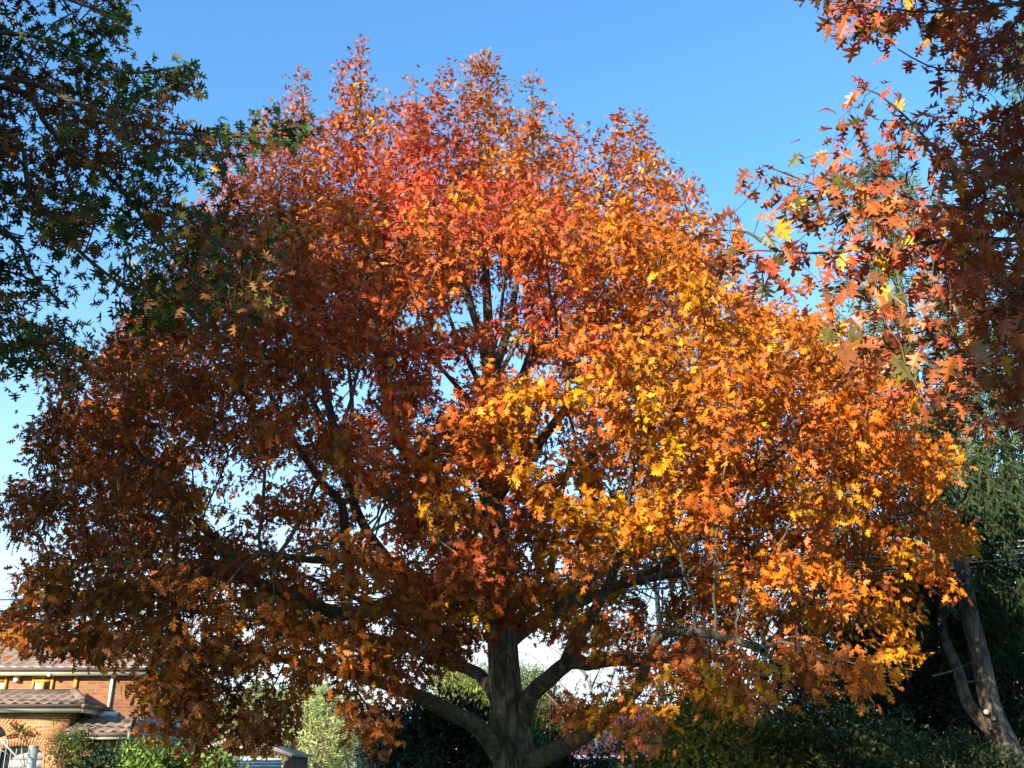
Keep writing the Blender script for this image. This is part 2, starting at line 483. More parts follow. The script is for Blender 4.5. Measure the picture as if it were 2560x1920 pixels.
# ================================================================== the big autumn oak
TX, TY = at(1285, 1920, 16)[0], 16.0
def build_big_oak():
    rng = np.random.default_rng(7)
    nzA, nzB = Noise(11), Noise(12)
    base = (TX, TY, 0)
    t = thing('autumn_oak_tree', 'huge broad oak in the middle with orange, red and yellow autumn leaves', 'tree', base)
    p = lambda x, y, Y=16.0: at(x, y, Y)
    # trunk line and limbs read off the photograph, each at its own depth
    tr = [np.array([TX, TY, -0.2]), p(1287, 1915), p(1272, 1800), p(1262, 1700), p(1256, 1600), p(1248, 1500), p(1244, 1380), p(1232, 1270), p(1218, 1120), p(1225, 920, 16.2), p(1212, 640, 16.4), p(1200, 330, 16.5)]
    trunk = smooth(tr, 0.22)
    zz = trunk[:, 2]
    def trad(z):
        return np.interp(z, [-0.2, 0.4, 1.2, 2.0, 2.6, 3.2, 4.6, 5.6, 7.0, 9.0, 11.5, 13.6], [0.70, 0.48, 0.37, 0.31, 0.275, 0.25, 0.23, 0.195, 0.14, 0.09, 0.05, 0.025])
    limbs = [  # (points, base radius, tip radius)
        ([p(1262, 1905), p(1198, 1818, 15.6), p(1116, 1775, 15.0), p(1060, 1745, 14.5), p(994, 1722, 14.0), p(900, 1690, 13.4), p(760, 1660, 13.0), p(560, 1610, 13.0)], .14, .04),
        ([p(1240, 1740), p(1198, 1685, 16.3), p(1143, 1662, 16.7), p(1090, 1625, 17.2), p(1020, 1560, 18), p(900, 1500, 19), p(740, 1430, 20)], .105, .035),
        ([p(1300, 1810), p(1324, 1743, 15.7), p(1370, 1700, 15.3), p(1425, 1655, 15.0), p(1469, 1660, 14.7), p(1541, 1648, 14.3), p(1620, 1655, 14.0), p(1730, 1630, 13.4), p(1850, 1660, 13.0)], .14, .045),
        ([p(1420, 1660, 15.0), p(1440, 1600, 14.9), p(1478, 1540, 14.8), p(1530, 1440, 14.6), p(1560, 1330, 14.2), p(1580, 1180, 14.0)], .11, .035),
        ([p(1312, 1905), p(1356, 1892, 15.5), p(1424, 1858, 14.8), p(1480, 1826, 14.3), p(1530, 1780, 13.8), p(1591, 1725, 13.4), p(1640, 1600, 12.8), p(1740, 1580, 12.0), p(1900, 1620, 11.6)], .135, .045),
        ([p(1270, 1610), p(1324, 1567, 16.3), p(1383, 1535, 16.7), p(1455, 1504, 17.2), p(1546, 1463, 17.8), p(1680, 1400, 18.6), p(1760, 1330, 19.2), p(1900, 1250, 20)], .10, .03),
        ([p(1238, 1560), p(1184, 1513, 15.5), p(1125, 1481, 14.9), p(1080, 1463, 14.5), p(1000, 1425, 13.8), p(900, 1400, 13.0), p(780, 1400, 12.2), p(650, 1380, 11.6)], .115, .035),
        ([p(1236, 1440), p(1190, 1395, 16.4), p(1129, 1356, 17), p(1062, 1307, 17.6), p(980, 1252, 18.4), p(917, 1205, 19), p(830, 1110, 19.6), p(760, 1000, 20)], .105, .03),
        ([p(1232, 1330), p(1179, 1289, 15.9), p(1120, 1239, 15.7), p(1062, 1189, 15.5), p(1000, 1100, 15.3), p(960, 960, 15.2), p(930, 760, 15.5), p(905, 480, 16.2), p(900, 180, 16.6)], .12, .018),
        ([p(1140, 1668, 16.7), p(1050, 1500, 16.4), p(962, 1388, 16.0), p(917, 1329, 15.8), p(881, 1252, 15.6), p(862, 1190, 15.5), p(830, 1050, 15.4), p(790, 850, 15.6), p(765, 560, 16.4), p(757, 250, 17)], .10, .018),
        ([p(1080, 1470, 14.5), p(903, 1530, 14.6), p(827, 1528, 14.2), p(759, 1500, 13.8), p(700, 1480, 13.3), p(600, 1440, 12.8), p(430, 1420, 12.6), p(250, 1400, 12.8)], .12, .035),
        ([p(880, 1470, 15.5), p(863, 1350, 15.0), p(855, 1262, 14.8), p(813, 1216, 14.6), p(768, 1153, 14.3), p(700, 1040, 14.0), p(640, 900, 13.8)], .09, .025),
        ([p(1290, 1560), p(1330, 1500, 15.3), p(1373, 1447, 14.9), p(1380, 1395, 14.7), p(1400, 1250, 14.3), p(1440, 1100, 14.0)], .08, .025),
        ([p(1330, 1560, 16.4), p(1440, 1480, 16.0), p(1536, 1402, 15.6), p(1604, 1385, 15.4), p(1695, 1320, 15.0), p(1800, 1240, 14.6), p(1960, 1130, 14.4)], .075, .025),
        ([p(1222, 1140), p(1260, 1060, 16.3), p(1300, 960, 16.5), p(1360, 800, 16.6), p(1480, 560, 16.4), p(1545, 330, 16.2)], .10, .02),
        ([p(1226, 1000), p(1200, 840, 15.4), p(1130, 640, 15), p(1060, 420, 15), p(1038, 230, 15.2)], .08, .018),
        ([p(1225, 960), p(1270, 820, 15.6), p(1300, 640, 15.6), p(1330, 420, 15.8), p(1330, 220, 16)], .08, .018),
        ([p(1236, 1250), p(1330, 1130, 15.5), p(1450, 980, 15.2), p(1580, 840, 15.2), p(1680, 660, 15.4), p(1715, 480, 15.6)], .10, .02),
        ([p(1238, 1350), p(1400, 1200, 16.6), p(1600, 1050, 17), p(1800, 930, 17), p(1950, 800, 16.8)], .08, .02),
        ([p(1560, 1460, 17.6), p(1760, 1420, 16.8), p(1930, 1380, 16.0), p(2120, 1330, 15.4), p(2280, 1280, 15.2)], .065, .02),
        ([p(1226, 1010), p(1150, 860, 15.2), p(1090, 700, 14.8), p(1040, 560, 14.8)], .05, .012),
        ([p(1224, 960), p(1190, 800, 15.6), p(1160, 660, 15.2), p(1150, 520, 15.2)], .05, .012),
        ([p(1222, 1050), p(1120, 940, 15.4), p(1020, 820, 15), p(960, 680, 14.8)], .05, .012),
        ([p(1224, 980), p(1290, 860, 15.4), p(1340, 740, 15), p(1370, 620, 15)], .05, .012),
        ([p(1224, 920), p(1250, 800, 15.8), p(1262, 680, 15.4), p(1280, 540, 15.3)], .045, .012),
        ([p(862, 1190, 15.5), p(880, 1040, 15.2), p(870, 900, 15), p(850, 740, 15)], .05, .012),
        ([p(850, 1120, 15.4), p(770, 980, 15), p(720, 860, 14.8), p(690, 740, 14.8)], .045, .012),
        ([p(1450, 980, 15.2), p(1440, 850, 15), p(1400, 720, 15)], .045, .012),
        ([p(620, 1440, 12.8), p(480, 1290, 13.2), p(360, 1150, 13.8), p(260, 1040, 14.4)], .06, .02),
        ([p(1150, 1660, 16.9), p(960, 1600, 18.2), p(700, 1560, 19.2), p(420, 1520, 19)], .11, .03),
    ]
    limb_pl = [(smooth(a, 0.22), r0, r1) for a, r0, r1 in limbs]
    # spires at the crown top
    spires = [(560, 400, 16.5), (700, 330, 16), (830, 290, 15.6), (980, 230, 16.3), (1420, 360, 16.4), (1660, 380, 16.2), (1770, 545, 15.8), (490, 500, 16.3), (400, 640, 16.2), (757, 172, 17.0), (900, 96, 16.6), (1040, 182, 15.2), (1195, 128, 16.5), (1110, 158, 16.0), (1330, 182, 16.0), (1545, 280, 16.2), (1602, 262, 17.0), (1718, 430, 15.8), (645, 290, 16.5), (1230, 150, 17), (1440, 300, 15.8),
              (1830, 640, 15.5), (1960, 715, 16.5), (2060, 760, 16), (2150, 800, 16.5)]
    # crown outline (photo silhouette read at the depth of the trunk)
    Lp = [(20, 1610), (-5, 1560), (-10, 1480), (0, 1350), (15, 1180), (95, 1000), (230, 880), (330, 720), (460, 590), (540, 540), (650, 520), (800, 490), (1000, 450), (1190, 410)]
    Rp = [(2230, 1740), (2330, 1640), (2390, 1530), (2440, 1400), (2415, 1250), (2390, 1120), (2330, 990), (2190, 860), (2090, 790), (1950, 770), (1830, 720), (1760, 610), (1620, 540), (1400, 470), (1200, 410)]
    xc = TX
    Lq = np.array([at(x, y, 16) for x, y in Lp]); Rq = np.array([at(x, y, 16) for x, y in Rp])
    def prof(q, h):
        o = np.argsort(q[:, 2]); return np.interp(h, q[o, 2], np.abs(q[o, 0] - xc))
    def radius(th, h):
        w = (1 + np.cos(th)) / 2
        r = prof(Lq, h) * (1 - w) + prof(Rq, h) * w
        return r * (1 - 0.20 * np.abs(np.sin(th)))
    n0 = 90000
    h = rng.uniform(2.3, 14.9, n0); th = rng.uniform(0, 2 * np.pi, n0)
    Rm = radius(th, h)
    rr = np.sqrt(rng.random(n0)) * 8.6
    keep = rr < Rm
    h, th, Rm, rr = h[keep], th[keep], Rm[keep], rr[keep]
    P = np.stack([xc + rr * np.cos(th), TY + rr * np.sin(th), h], 1)
    dep = Rm - rr
    q = np.clip(1.25 - dep / 2.6, 0.10, 1.0)
    q *= np.clip((h - (4.9 - 0.30 * rr)) / 0.8, 0, 1)              # hollow beneath, drooping at the rim
    cl = 0.5 * nzA(P, (2.0, 2.0, 1.1)) + 0.5 * nzB(P, (0.95, 0.95, 0.5))
    q *= np.clip((cl - 0.42) / 0.11, 0.02, 1)
    # keep the crown inside the outline seen in the photograph
    x, y, z = proj(P)
    poly = Lp[::-1] + [(20, 1600), (140, 1600), (250, 1630), (340, 1650), (385, 1740), (430, 1800), (500, 1830), (620, 1820), (700, 1830), (900, 1820), (1000, 1760), (1100, 1640), (1330, 1580), (1420, 1600), (1500, 1700), (1600, 1760), (1750, 1780), (1900, 1800), (2230, 1740)] + Rp
    q *= in_poly(x, y, poly)
    # see-through places between the limbs
    holes = [(1330, 760, 50, 50), (1300, 890, 60, 60), (600, 1190, 130, 50), (690, 1330, 90, 45), (900, 1560, 60, 40), (770, 1180, 60, 70), (1230, 720, 70, 50), (1150, 790, 90, 50), (1100, 1420, 60, 30), (1350, 1640, 60, 90), (1500, 1720, 70, 80), (1215, 1640, 90, 120),
             (1400, 1130, 40, 120), (1440, 740, 60, 60), (820, 1230, 40, 60), (930, 1290, 60, 60), (1340, 1400, 50, 60), (330, 1620, 60, 40), (560, 1290, 90, 40), (1180, 1240, 50, 40), (880, 1000, 90, 60), (1150, 930, 80, 60), (1090, 1770, 120, 60)]
    for hx, hy, hw, hh in holes:
        e = ((x - hx) / hw) ** 2 + ((y - hy) / hh) ** 2
        q *= np.clip((e / 1.7 - 0.35) * 1.5, 0.01, 1)
    q *= np.where((x > 1620) & (y > 1540), .45, 1)
    P = P[rng.random(len(P)) < q]
    P = P[rng.permutation(len(P))[:9300]]
    S = []
    for sx, sy, sY in spires:
        tip = at(sx, sy, sY)
        m = 420
        u = rng.random(m) ** 0.75 * 4.4
        ra = (0.14 + 0.25 * u) * np.sqrt(rng.random(m)); an = rng.uniform(0, 2 * np.pi, m)
        S.append(np.stack([tip[0] + ra * np.cos(an), tip[1] + ra * np.sin(an), tip[2] - u], 1))
        S.append(tip[None])
    extra = []
    for (cx, cy, cY, rx, rz, m) in [(100, 1600, 13.5, .6, .3, 45), (230, 1610, 13, .6, .3, 50), (470, 1740, 12.5, .65, .4, 80), (550, 1800, 12, .7, .35, 80), (430, 1790, 12.3, .45, .3, 45), (690, 1800, 11.6, .4, .35, 45), (960, 1860, 11.5, .22, .3, 25), (900, 1770, 12, .5, .35, 50),
                                      (1430, 1780, 13, .3, .2, 16), (1610, 1830, 12, .35, .3, 24), (1850, 1700, 11.5, .9, .4, 45), (2100, 1660, 11.5, .8, .35, 50), (1190, 1530, 13.0, .6, .4, 70), (1310, 1500, 13, .5, .4, 60), (1250, 1480, 13.2, .7, .5, 90), (1230, 1400, 13, .6, .4, 70), (900, 1700, 12.3, .5, .3, 45), (1050, 1560, 12.5, .9, .4, 90), (830, 1640, 12, 1.0, .4, 90),
                                      (500, 1620, 11.5, 1.1, .5, 110), (300, 1500, 12, 1.2, .7, 120)]:
        c = at(cx, cy, cY)
        v = rng.normal(size=(m, 3)); v = vnorm(v) * rng.random((m, 1)) ** (1 / 3)
        extra.append(c + v * np.array([rx, rx, rz]))
    A = np.vstack([P] + S + extra)
    pos, par, isk, nsk = colonize([trunk] + [l[0] for l in limb_pl], A, 0.24, 0.30, 4.5, rng, 120, 0.16)
    tips, rad = pipe_radii(par, 0.0055, 2.15)
    rad = np.minimum(rad, 0.085)
    b = MB(); b.tube(trunk, trad(zz), 20, True, 0.07, 1); b.build('trunk', M['bark'], t, True)
    for k, (pl, r0, r1) in enumerate(limb_pl):
        f = np.linspace(0, 1, len(pl))
        b = MB(); b.tube(pl, r1 + (r0 - r1) * (1 - f) ** 1.2 * (1 + .25 * np.exp(-f * 14)), 12, True, 0.10, k + 5)
        b.build('limb', M['limb_bark'], t, True)
    branch_mesh('branches', pos, par, rad, ~isk, M['twig'], t, 5)
    ids, LP, T = leaf_sites(pos, par, tips, isk, 34, 17, rng, 3, 0.4)
    cen = np.array([xc, TY, 6.0])
    out = vnorm(LP - cen)
    Ax, N = leaf_frames(T, out, rng, 0.5, 0.9, np.interp(LP[:, 2], [8, 12], [.5, -.1]), 0.75, 0.5, 0.55)
    size = np.interp(LP[:, 2], [3, 9, 14], [0.132, 0.116, 0.102]) * rng.uniform(0.72, 1.2, len(LP))
    # leaf colour: patches over the crown, then a cluster value, then each leaf
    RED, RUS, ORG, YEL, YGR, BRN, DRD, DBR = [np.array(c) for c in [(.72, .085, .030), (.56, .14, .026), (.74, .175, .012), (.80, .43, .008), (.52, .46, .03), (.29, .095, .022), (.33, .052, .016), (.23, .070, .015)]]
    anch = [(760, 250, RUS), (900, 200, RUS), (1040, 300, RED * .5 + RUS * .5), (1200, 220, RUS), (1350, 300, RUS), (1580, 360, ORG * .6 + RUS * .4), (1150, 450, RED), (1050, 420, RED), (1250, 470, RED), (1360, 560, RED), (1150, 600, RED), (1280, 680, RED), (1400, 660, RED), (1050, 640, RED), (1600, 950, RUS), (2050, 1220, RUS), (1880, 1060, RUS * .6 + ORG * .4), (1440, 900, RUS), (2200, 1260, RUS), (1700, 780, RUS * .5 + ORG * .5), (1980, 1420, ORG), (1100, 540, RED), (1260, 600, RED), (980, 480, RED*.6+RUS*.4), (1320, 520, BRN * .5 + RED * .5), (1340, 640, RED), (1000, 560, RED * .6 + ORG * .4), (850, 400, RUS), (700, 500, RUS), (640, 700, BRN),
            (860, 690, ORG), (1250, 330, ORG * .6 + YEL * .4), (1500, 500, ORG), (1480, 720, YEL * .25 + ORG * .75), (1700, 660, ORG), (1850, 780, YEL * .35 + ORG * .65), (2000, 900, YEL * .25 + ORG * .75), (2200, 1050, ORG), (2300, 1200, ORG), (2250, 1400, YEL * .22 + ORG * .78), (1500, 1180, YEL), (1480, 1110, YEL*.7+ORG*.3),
            (1750, 1200, YEL * .4 + ORG * .6), (1250, 1050, RED * .5 + ORG * .5), (1000, 980, RED * .6 + BRN * .4), (1150, 800, BRN), (1350, 850, BRN * .6 + RUS * .4), (550, 900, RUS * .7 + ORG * .3), (400, 1100, RUS * .4 + BRN * .6), (200, 1300, BRN), (300, 1500, DBR), (400, 1350, BRN), (150, 1480, BRN * .5 + DBR * .5), (450, 1650, DBR), (700, 1420, ORG), (900, 1450, RUS), (1200, 1450, DRD), (1300, 1350, DRD * .6 + BRN * .4),  # low-left browns: partly leaf colour, partly shade put into it
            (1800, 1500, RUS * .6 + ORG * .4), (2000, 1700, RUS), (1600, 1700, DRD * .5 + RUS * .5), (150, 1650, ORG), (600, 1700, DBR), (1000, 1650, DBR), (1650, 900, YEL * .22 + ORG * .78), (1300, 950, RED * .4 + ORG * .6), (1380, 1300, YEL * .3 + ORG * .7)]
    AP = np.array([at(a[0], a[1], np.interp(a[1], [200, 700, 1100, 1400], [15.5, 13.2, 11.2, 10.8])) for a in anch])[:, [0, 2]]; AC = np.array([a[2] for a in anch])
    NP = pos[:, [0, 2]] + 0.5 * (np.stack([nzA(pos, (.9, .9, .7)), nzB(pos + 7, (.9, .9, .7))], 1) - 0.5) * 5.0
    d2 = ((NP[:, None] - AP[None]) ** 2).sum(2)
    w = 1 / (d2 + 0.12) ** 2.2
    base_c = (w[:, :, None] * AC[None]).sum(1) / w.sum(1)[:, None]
    cv = nzB(pos + 31, (.55, .55, .4))[:, None] + rng.normal(0, .10, (len(pos), 1))
    base_c = base_c * (0.72 + 0.55 * np.clip(cv, 0, 1))
    hue = (nzA(pos + 57, (.6, .6, .45)) + rng.normal(0, .12, len(pos)))[:, None]
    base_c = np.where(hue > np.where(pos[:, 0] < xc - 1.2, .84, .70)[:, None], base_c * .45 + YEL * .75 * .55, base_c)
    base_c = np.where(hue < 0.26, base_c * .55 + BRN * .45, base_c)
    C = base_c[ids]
    j = rng.random((len(ids), 1))
    yl = np.where((LP[:, 0] < xc - 1.2) | (LP[:, 2] < 3.6), .015, .045)[:, None]  # fewer yellow leaves on the low left, keeping the shaded part dark
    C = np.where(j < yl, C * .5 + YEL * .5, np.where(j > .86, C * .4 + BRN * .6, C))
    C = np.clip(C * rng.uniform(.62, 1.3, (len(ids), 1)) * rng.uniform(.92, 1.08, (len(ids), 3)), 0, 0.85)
    print('big oak leaves', len(LP), 'nodes', len(pos))
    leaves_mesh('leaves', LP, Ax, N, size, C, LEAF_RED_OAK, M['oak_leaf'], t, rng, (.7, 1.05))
    return t

build_big_oak()

# ------------------------------------------------------------------ ground
g = MB(); g.add([(-1500, -1500, 0), (1500, -1500, 0), (1500, 1500, 0), (-1500, 1500, 0)], [(0, 1, 2, 3)])
gr = g.build('lawn', M['grass']); gr['kind'] = 'structure'

# ================================================================== the two nearer oaks that frame the view
def two_growths(skA, atA, skB, atB, *a):
    pa, ra, ia, _ = colonize(skA, atA, *a)
    pb, rb, ib, _ = colonize(skB, atB, *a)
    return np.vstack([pa, pb]), np.concatenate([ra, np.where(rb >= 0, rb + len(pa), -1)]), np.concatenate([ia, ib])

def build_left_oak():
    rng = np.random.default_rng(21)
    nz = Noise(22)
    base = np.array([-9.6, 7.0, 0.0])
    t = thing('oak_tree', 'shaded oak with dark green and brown pointed leaves reaching in from the upper left corner', 'tree', base)
    trunk = smooth([base + [0, 0, -.2], base + [0, 0, 2], base + [.2, 0, 5], base + [.1, .2, 9], base + [-.3, -.2, 13], base + [-.5, -.4, 16.5]], .25)
    ends = [([(-60, 560, 8.6), (90, 700, 8.6), (170, 770, 8.4)], 5.2, .07), ([(0, 215, 8.6), (130, 330, 8.6), (290, 460, 8.8), (430, 640, 9.0), (540, 720, 9.2)], 7.2, .075), ([(-20, 190, 8.0), (220, 270, 8.0), (420, 330, 8.2), (600, 335, 8.6), (780, 312, 8.8)], 7.6, .06),
            ([(-10, 350, 8.2), (70, 470, 8.2), (170, 600, 8.4), (260, 680, 8.5), (370, 760, 8.7)], 6.4, .07), ([(-20, 80, 7.6), (150, 110, 7.6), (300, 180, 7.8), (470, 165, 8.0)], 8.2, .05), ([(-40, 880, 8.8), (60, 850, 8.8), (170, 870, 8.6), (215, 920, 8.6)], 4.2, .05), ([(10, -40, 7.4), (200, 10, 7.5), (330, 50, 7.6)], 9, .045)]
    limbs = []
    for e, zt, r0 in ends:
        q = [at(*a) for a in e]
        st = base + np.array([.15, .05, min(zt, q[0][2] + 0.2) - 0.9])
        mid = st * .5 + q[0] * .5 + np.array([0, 0, .25])
        limbs.append((smooth([st, mid] + q, .2), r0, .012))
    for a, zt, L, up in [(200, 5, 6, .25), (255, 6, 7, .3), (300, 6.5, 7, .35), (225, 8, 6.5, .5), (280, 9, 7, .5), (330, 9, 6, .6), (180, 8, 5, .6), (130, 7, 5, .5), (90, 8, 5, .5), (250, 11, 5, .7), (310, 12, 4.5, .8), (60, 11, 4.5, .7), (0, 12, 4, .8), (160, 12, 4, .8)]:
        st = base + np.array([.1, 0, zt]); d = np.array([math.cos(R(a)), math.sin(R(a)), up])
        limbs.append((smooth([st, st + d * L * .4 + [0, 0, .2], st + d * L * .75, st + d * L * .95 - [0, 0, .1]], .25), .13, .02))
    for q in ([(-9.4, 6.8, 6), (-7.6, 5.4, 9), (-6, 4.6, 11)], [(-9.4, 6.8, 5), (-7.2, 4.8, 8), (-5.6, 3.6, 9.6)], [(-9.5, 6.8, 8), (-7.8, 6.2, 11), (-6, 5.6, 12.6)]):
        limbs.append((smooth(q, .25), .10, .02))
    # leaves seen in the picture
    vis = [(0, 0), (300, 0), (340, 60), (300, 130), (330, 190), (480, 150), (470, 205), (350, 225), (420, 280), (500, 290), (600, 290), (690, 300), (800, 300), (790, 345), (620, 350), (610, 385), (570, 430), (620, 520), (690, 590), (690, 760), (600, 830), (500, 800), (360, 830), (280, 790), (250, 690), (180, 650), (140, 600), (70, 580), (60, 530), (0, 520)]
    low = [(0, 640), (60, 650), (80, 690), (160, 715), (110, 760), (210, 830), (240, 870), (230, 940), (150, 960), (120, 920), (0, 910)]
    P = []
    m = 9000
    px = rng.uniform(-250, 800, m); py = rng.uniform(-200, 960, m)
    inside = in_poly(px, py, vis) | in_poly(px, py, low) | ((px < 0) & (py < 960)) | ((py < 0) & (px < 300))
    px, py = px[inside], py[inside]
    Yd = rng.uniform(7.3, 9.6, len(px))
    Q = np.array([at(a, b, c) for a, b, c in zip(px, py, Yd)])
    c = nz(Q, (.75, .75, .5))
    dens = np.where(px > 560, .30, np.where(px > 380, .6, 1.0))
    Q = Q[(rng.random(len(Q)) < np.clip((c - .34) / .2, .03, 1) * dens)][:2600]
    P.append(Q)
    # unseen crown, high and wide on the sunny side, shaped to shade the big oak
    m = 26000
    v = vnorm(rng.normal(size=(m, 3))) * rng.random((m, 1)) ** .4
    Q = base + np.array([-.6, -3.2, 10.6]) + v * np.array([6.3, 6.6, 7.2])
    x, y, z = proj(Q)
    inf = (z > 0) & (x > -120) & (x < 2650) & (y > -120) & (y < 2000)
    c = nz(Q + 9, (1.5, 1.5, 1.0))
    Q = Q[~inf & (Q[:, 2] > 4.2) & (c > .40)]
    s = Q[:, 0] * math.cos(SUN_AZ) - Q[:, 1] * math.sin(SUN_AZ)
    Q = Q[s < -6.8 - 0.62 * np.clip(Q[:, 2] - 7.5, -1, 9) + rng.normal(0, .4, len(Q))]
    P.append(Q[rng.permutation(len(Q))[:5200]])
    v = vnorm(rng.normal(size=(1100, 3))) * rng.random((1100, 1)) ** .4
    Q = np.array([-3.4, 2.2, 6.1]) + v * np.array([2.3, 2.6, .75])  # unseen low foliage added to shade the big oak's lower right leaves
    x, y, z = proj(Q)
    P.append(Q[~((z > 0) & (x > -120) & (x < 2650) & (y > -120)) & (nz(Q + 3, (.9, .9, .6)) > .38)])
    off = np.vstack(P[1:])
    off = off[off[:, 2] < 15.8]
    Q = P[0]; x, y, z = proj(Q)
    Q = Q[x < 520]; Q = Q[rng.integers(0, len(Q), 6000)] + TO_SUN * rng.uniform(1.2, 5.5, (6000, 1))  # unseen foliage added sunward of the visible leaves to shade them
    x, y, z = proj(Q)
    Q = Q[~((z > 0) & (x > -60) & (x < 2650) & (y > -60) & (y < 2000)) & (nz(Q + 2, (.8, .8, .6)) > .36)]
    for (gx, gy, gY, gr) in [(540, 985, 13, .5), (640, 1000, 13, .5), (760, 1010, 13, .5), (600, 1430, 12, .4), (720, 1440, 12, .45), (850, 1430, 12.2, .4), (860, 690, 13.5, .7), (950, 1060, 13, .5), (640, 1290, 12.5, .35), (1000, 1720, 14, .35), (110, 1620, 13.5, .5), (330, 900, 14, .35), (300, 1000, 14, .45), (200, 1150, 14, .45), (450, 880, 14, .5), (350, 780, 14.5, .4), (640, 880, 13.5, .45), (900, 780, 14, .5), (1000, 900, 13, .5), (780, 840, 13.5, .45), (1050, 1000, 12.5, .5), (480, 1200, 12.5, .4), (150, 1020, 14.5, .4), (400, 1080, 13, .4), (1235, 1720, 15.7, .22), (1262, 1570, 15.7, .25), (1225, 1850, 15.7, .22), (1350, 1720, 15.4, .3), (1410, 1865, 14.8, .35), (1000, 1725, 14, .25), (1100, 1770, 15, .25), (1480, 1660, 14.6, .3)]:
        w = off - at(gx, gy, gY); w = w - TO_SUN * (w @ TO_SUN)[:, None]  # gaps opened in the unseen crown along sun rays, for sunlit patches
        off = off[np.linalg.norm(w, axis=1) > gr * 1.25]
    off = np.vstack([off, Q[:2200]])
    pos, par, isk = two_growths([trunk] + [l[0] for l in limbs[:7]], P[0], [trunk] + [l[0] for l in limbs[7:]], off, .22, .26, 4.0, rng, 110, .2)
    tips, rad = pipe_radii(par, .0045, 2.1)
    rad = np.minimum(rad, .06)
    b = MB(); b.tube(trunk, np.interp(trunk[:, 2], [-.2, 1, 6, 12, 16.5], [.5, .38, .28, .13, .03]), 16, True, .06, 3); b.build('trunk', M['bark'], t, True)
    for k, (pl, r0, r1) in enumerate(limbs):
        b = MB(); b.tube(pl, np.linspace(r0, r1, len(pl)), 8, True, .08, k); b.build('limb', M['twig'], t, True)
    branch_mesh('branches', pos, par, rad, ~isk, M['twig'], t, 5)
    px_, py_, pz_ = proj(pos)
    vis_n = (pz_ > 0) & (px_ > -80) & (px_ < 2640) & (py_ > -80) & (py_ < 2000)
    ids, LP, T = leaf_sites(pos, par, tips, isk, np.where(vis_n, 14, 26), np.where(vis_n, 7, 15), rng, 2, .35)  # unseen twigs get extra leaves for denser shade
    x, y, z = proj(LP)
    out = vnorm(LP - base - np.array([0, 0, 8]))
    Ax, N = leaf_frames(T, out, rng, .5, .9, .45, .6, .2, .6)
    size = rng.uniform(.095, .15, len(LP))
    GRN, OLV, BRN = np.array([.045, .085, .018]), np.array([.10, .10, .02]), np.array([.19, .08, .025])
    h = (nz(pos + 40, (.7, .7, .5)) + rng.normal(0, .1, len(pos)))
    C = np.where((h < .42)[:, None], BRN, np.where((h < .58)[:, None], OLV, GRN))[ids]
    C = C * rng.uniform(.6, 1.35, (len(C), 1))
    rare = rng.random(len(C)) < .012
    C[rare] = np.array([.45, .28, .03])
    print('left oak leaves', len(LP), len(pos))
    leaves_mesh('leaves', LP, Ax, N, size, C, LEAF_PIN_OAK, M['dark_leaf'], t, rng)

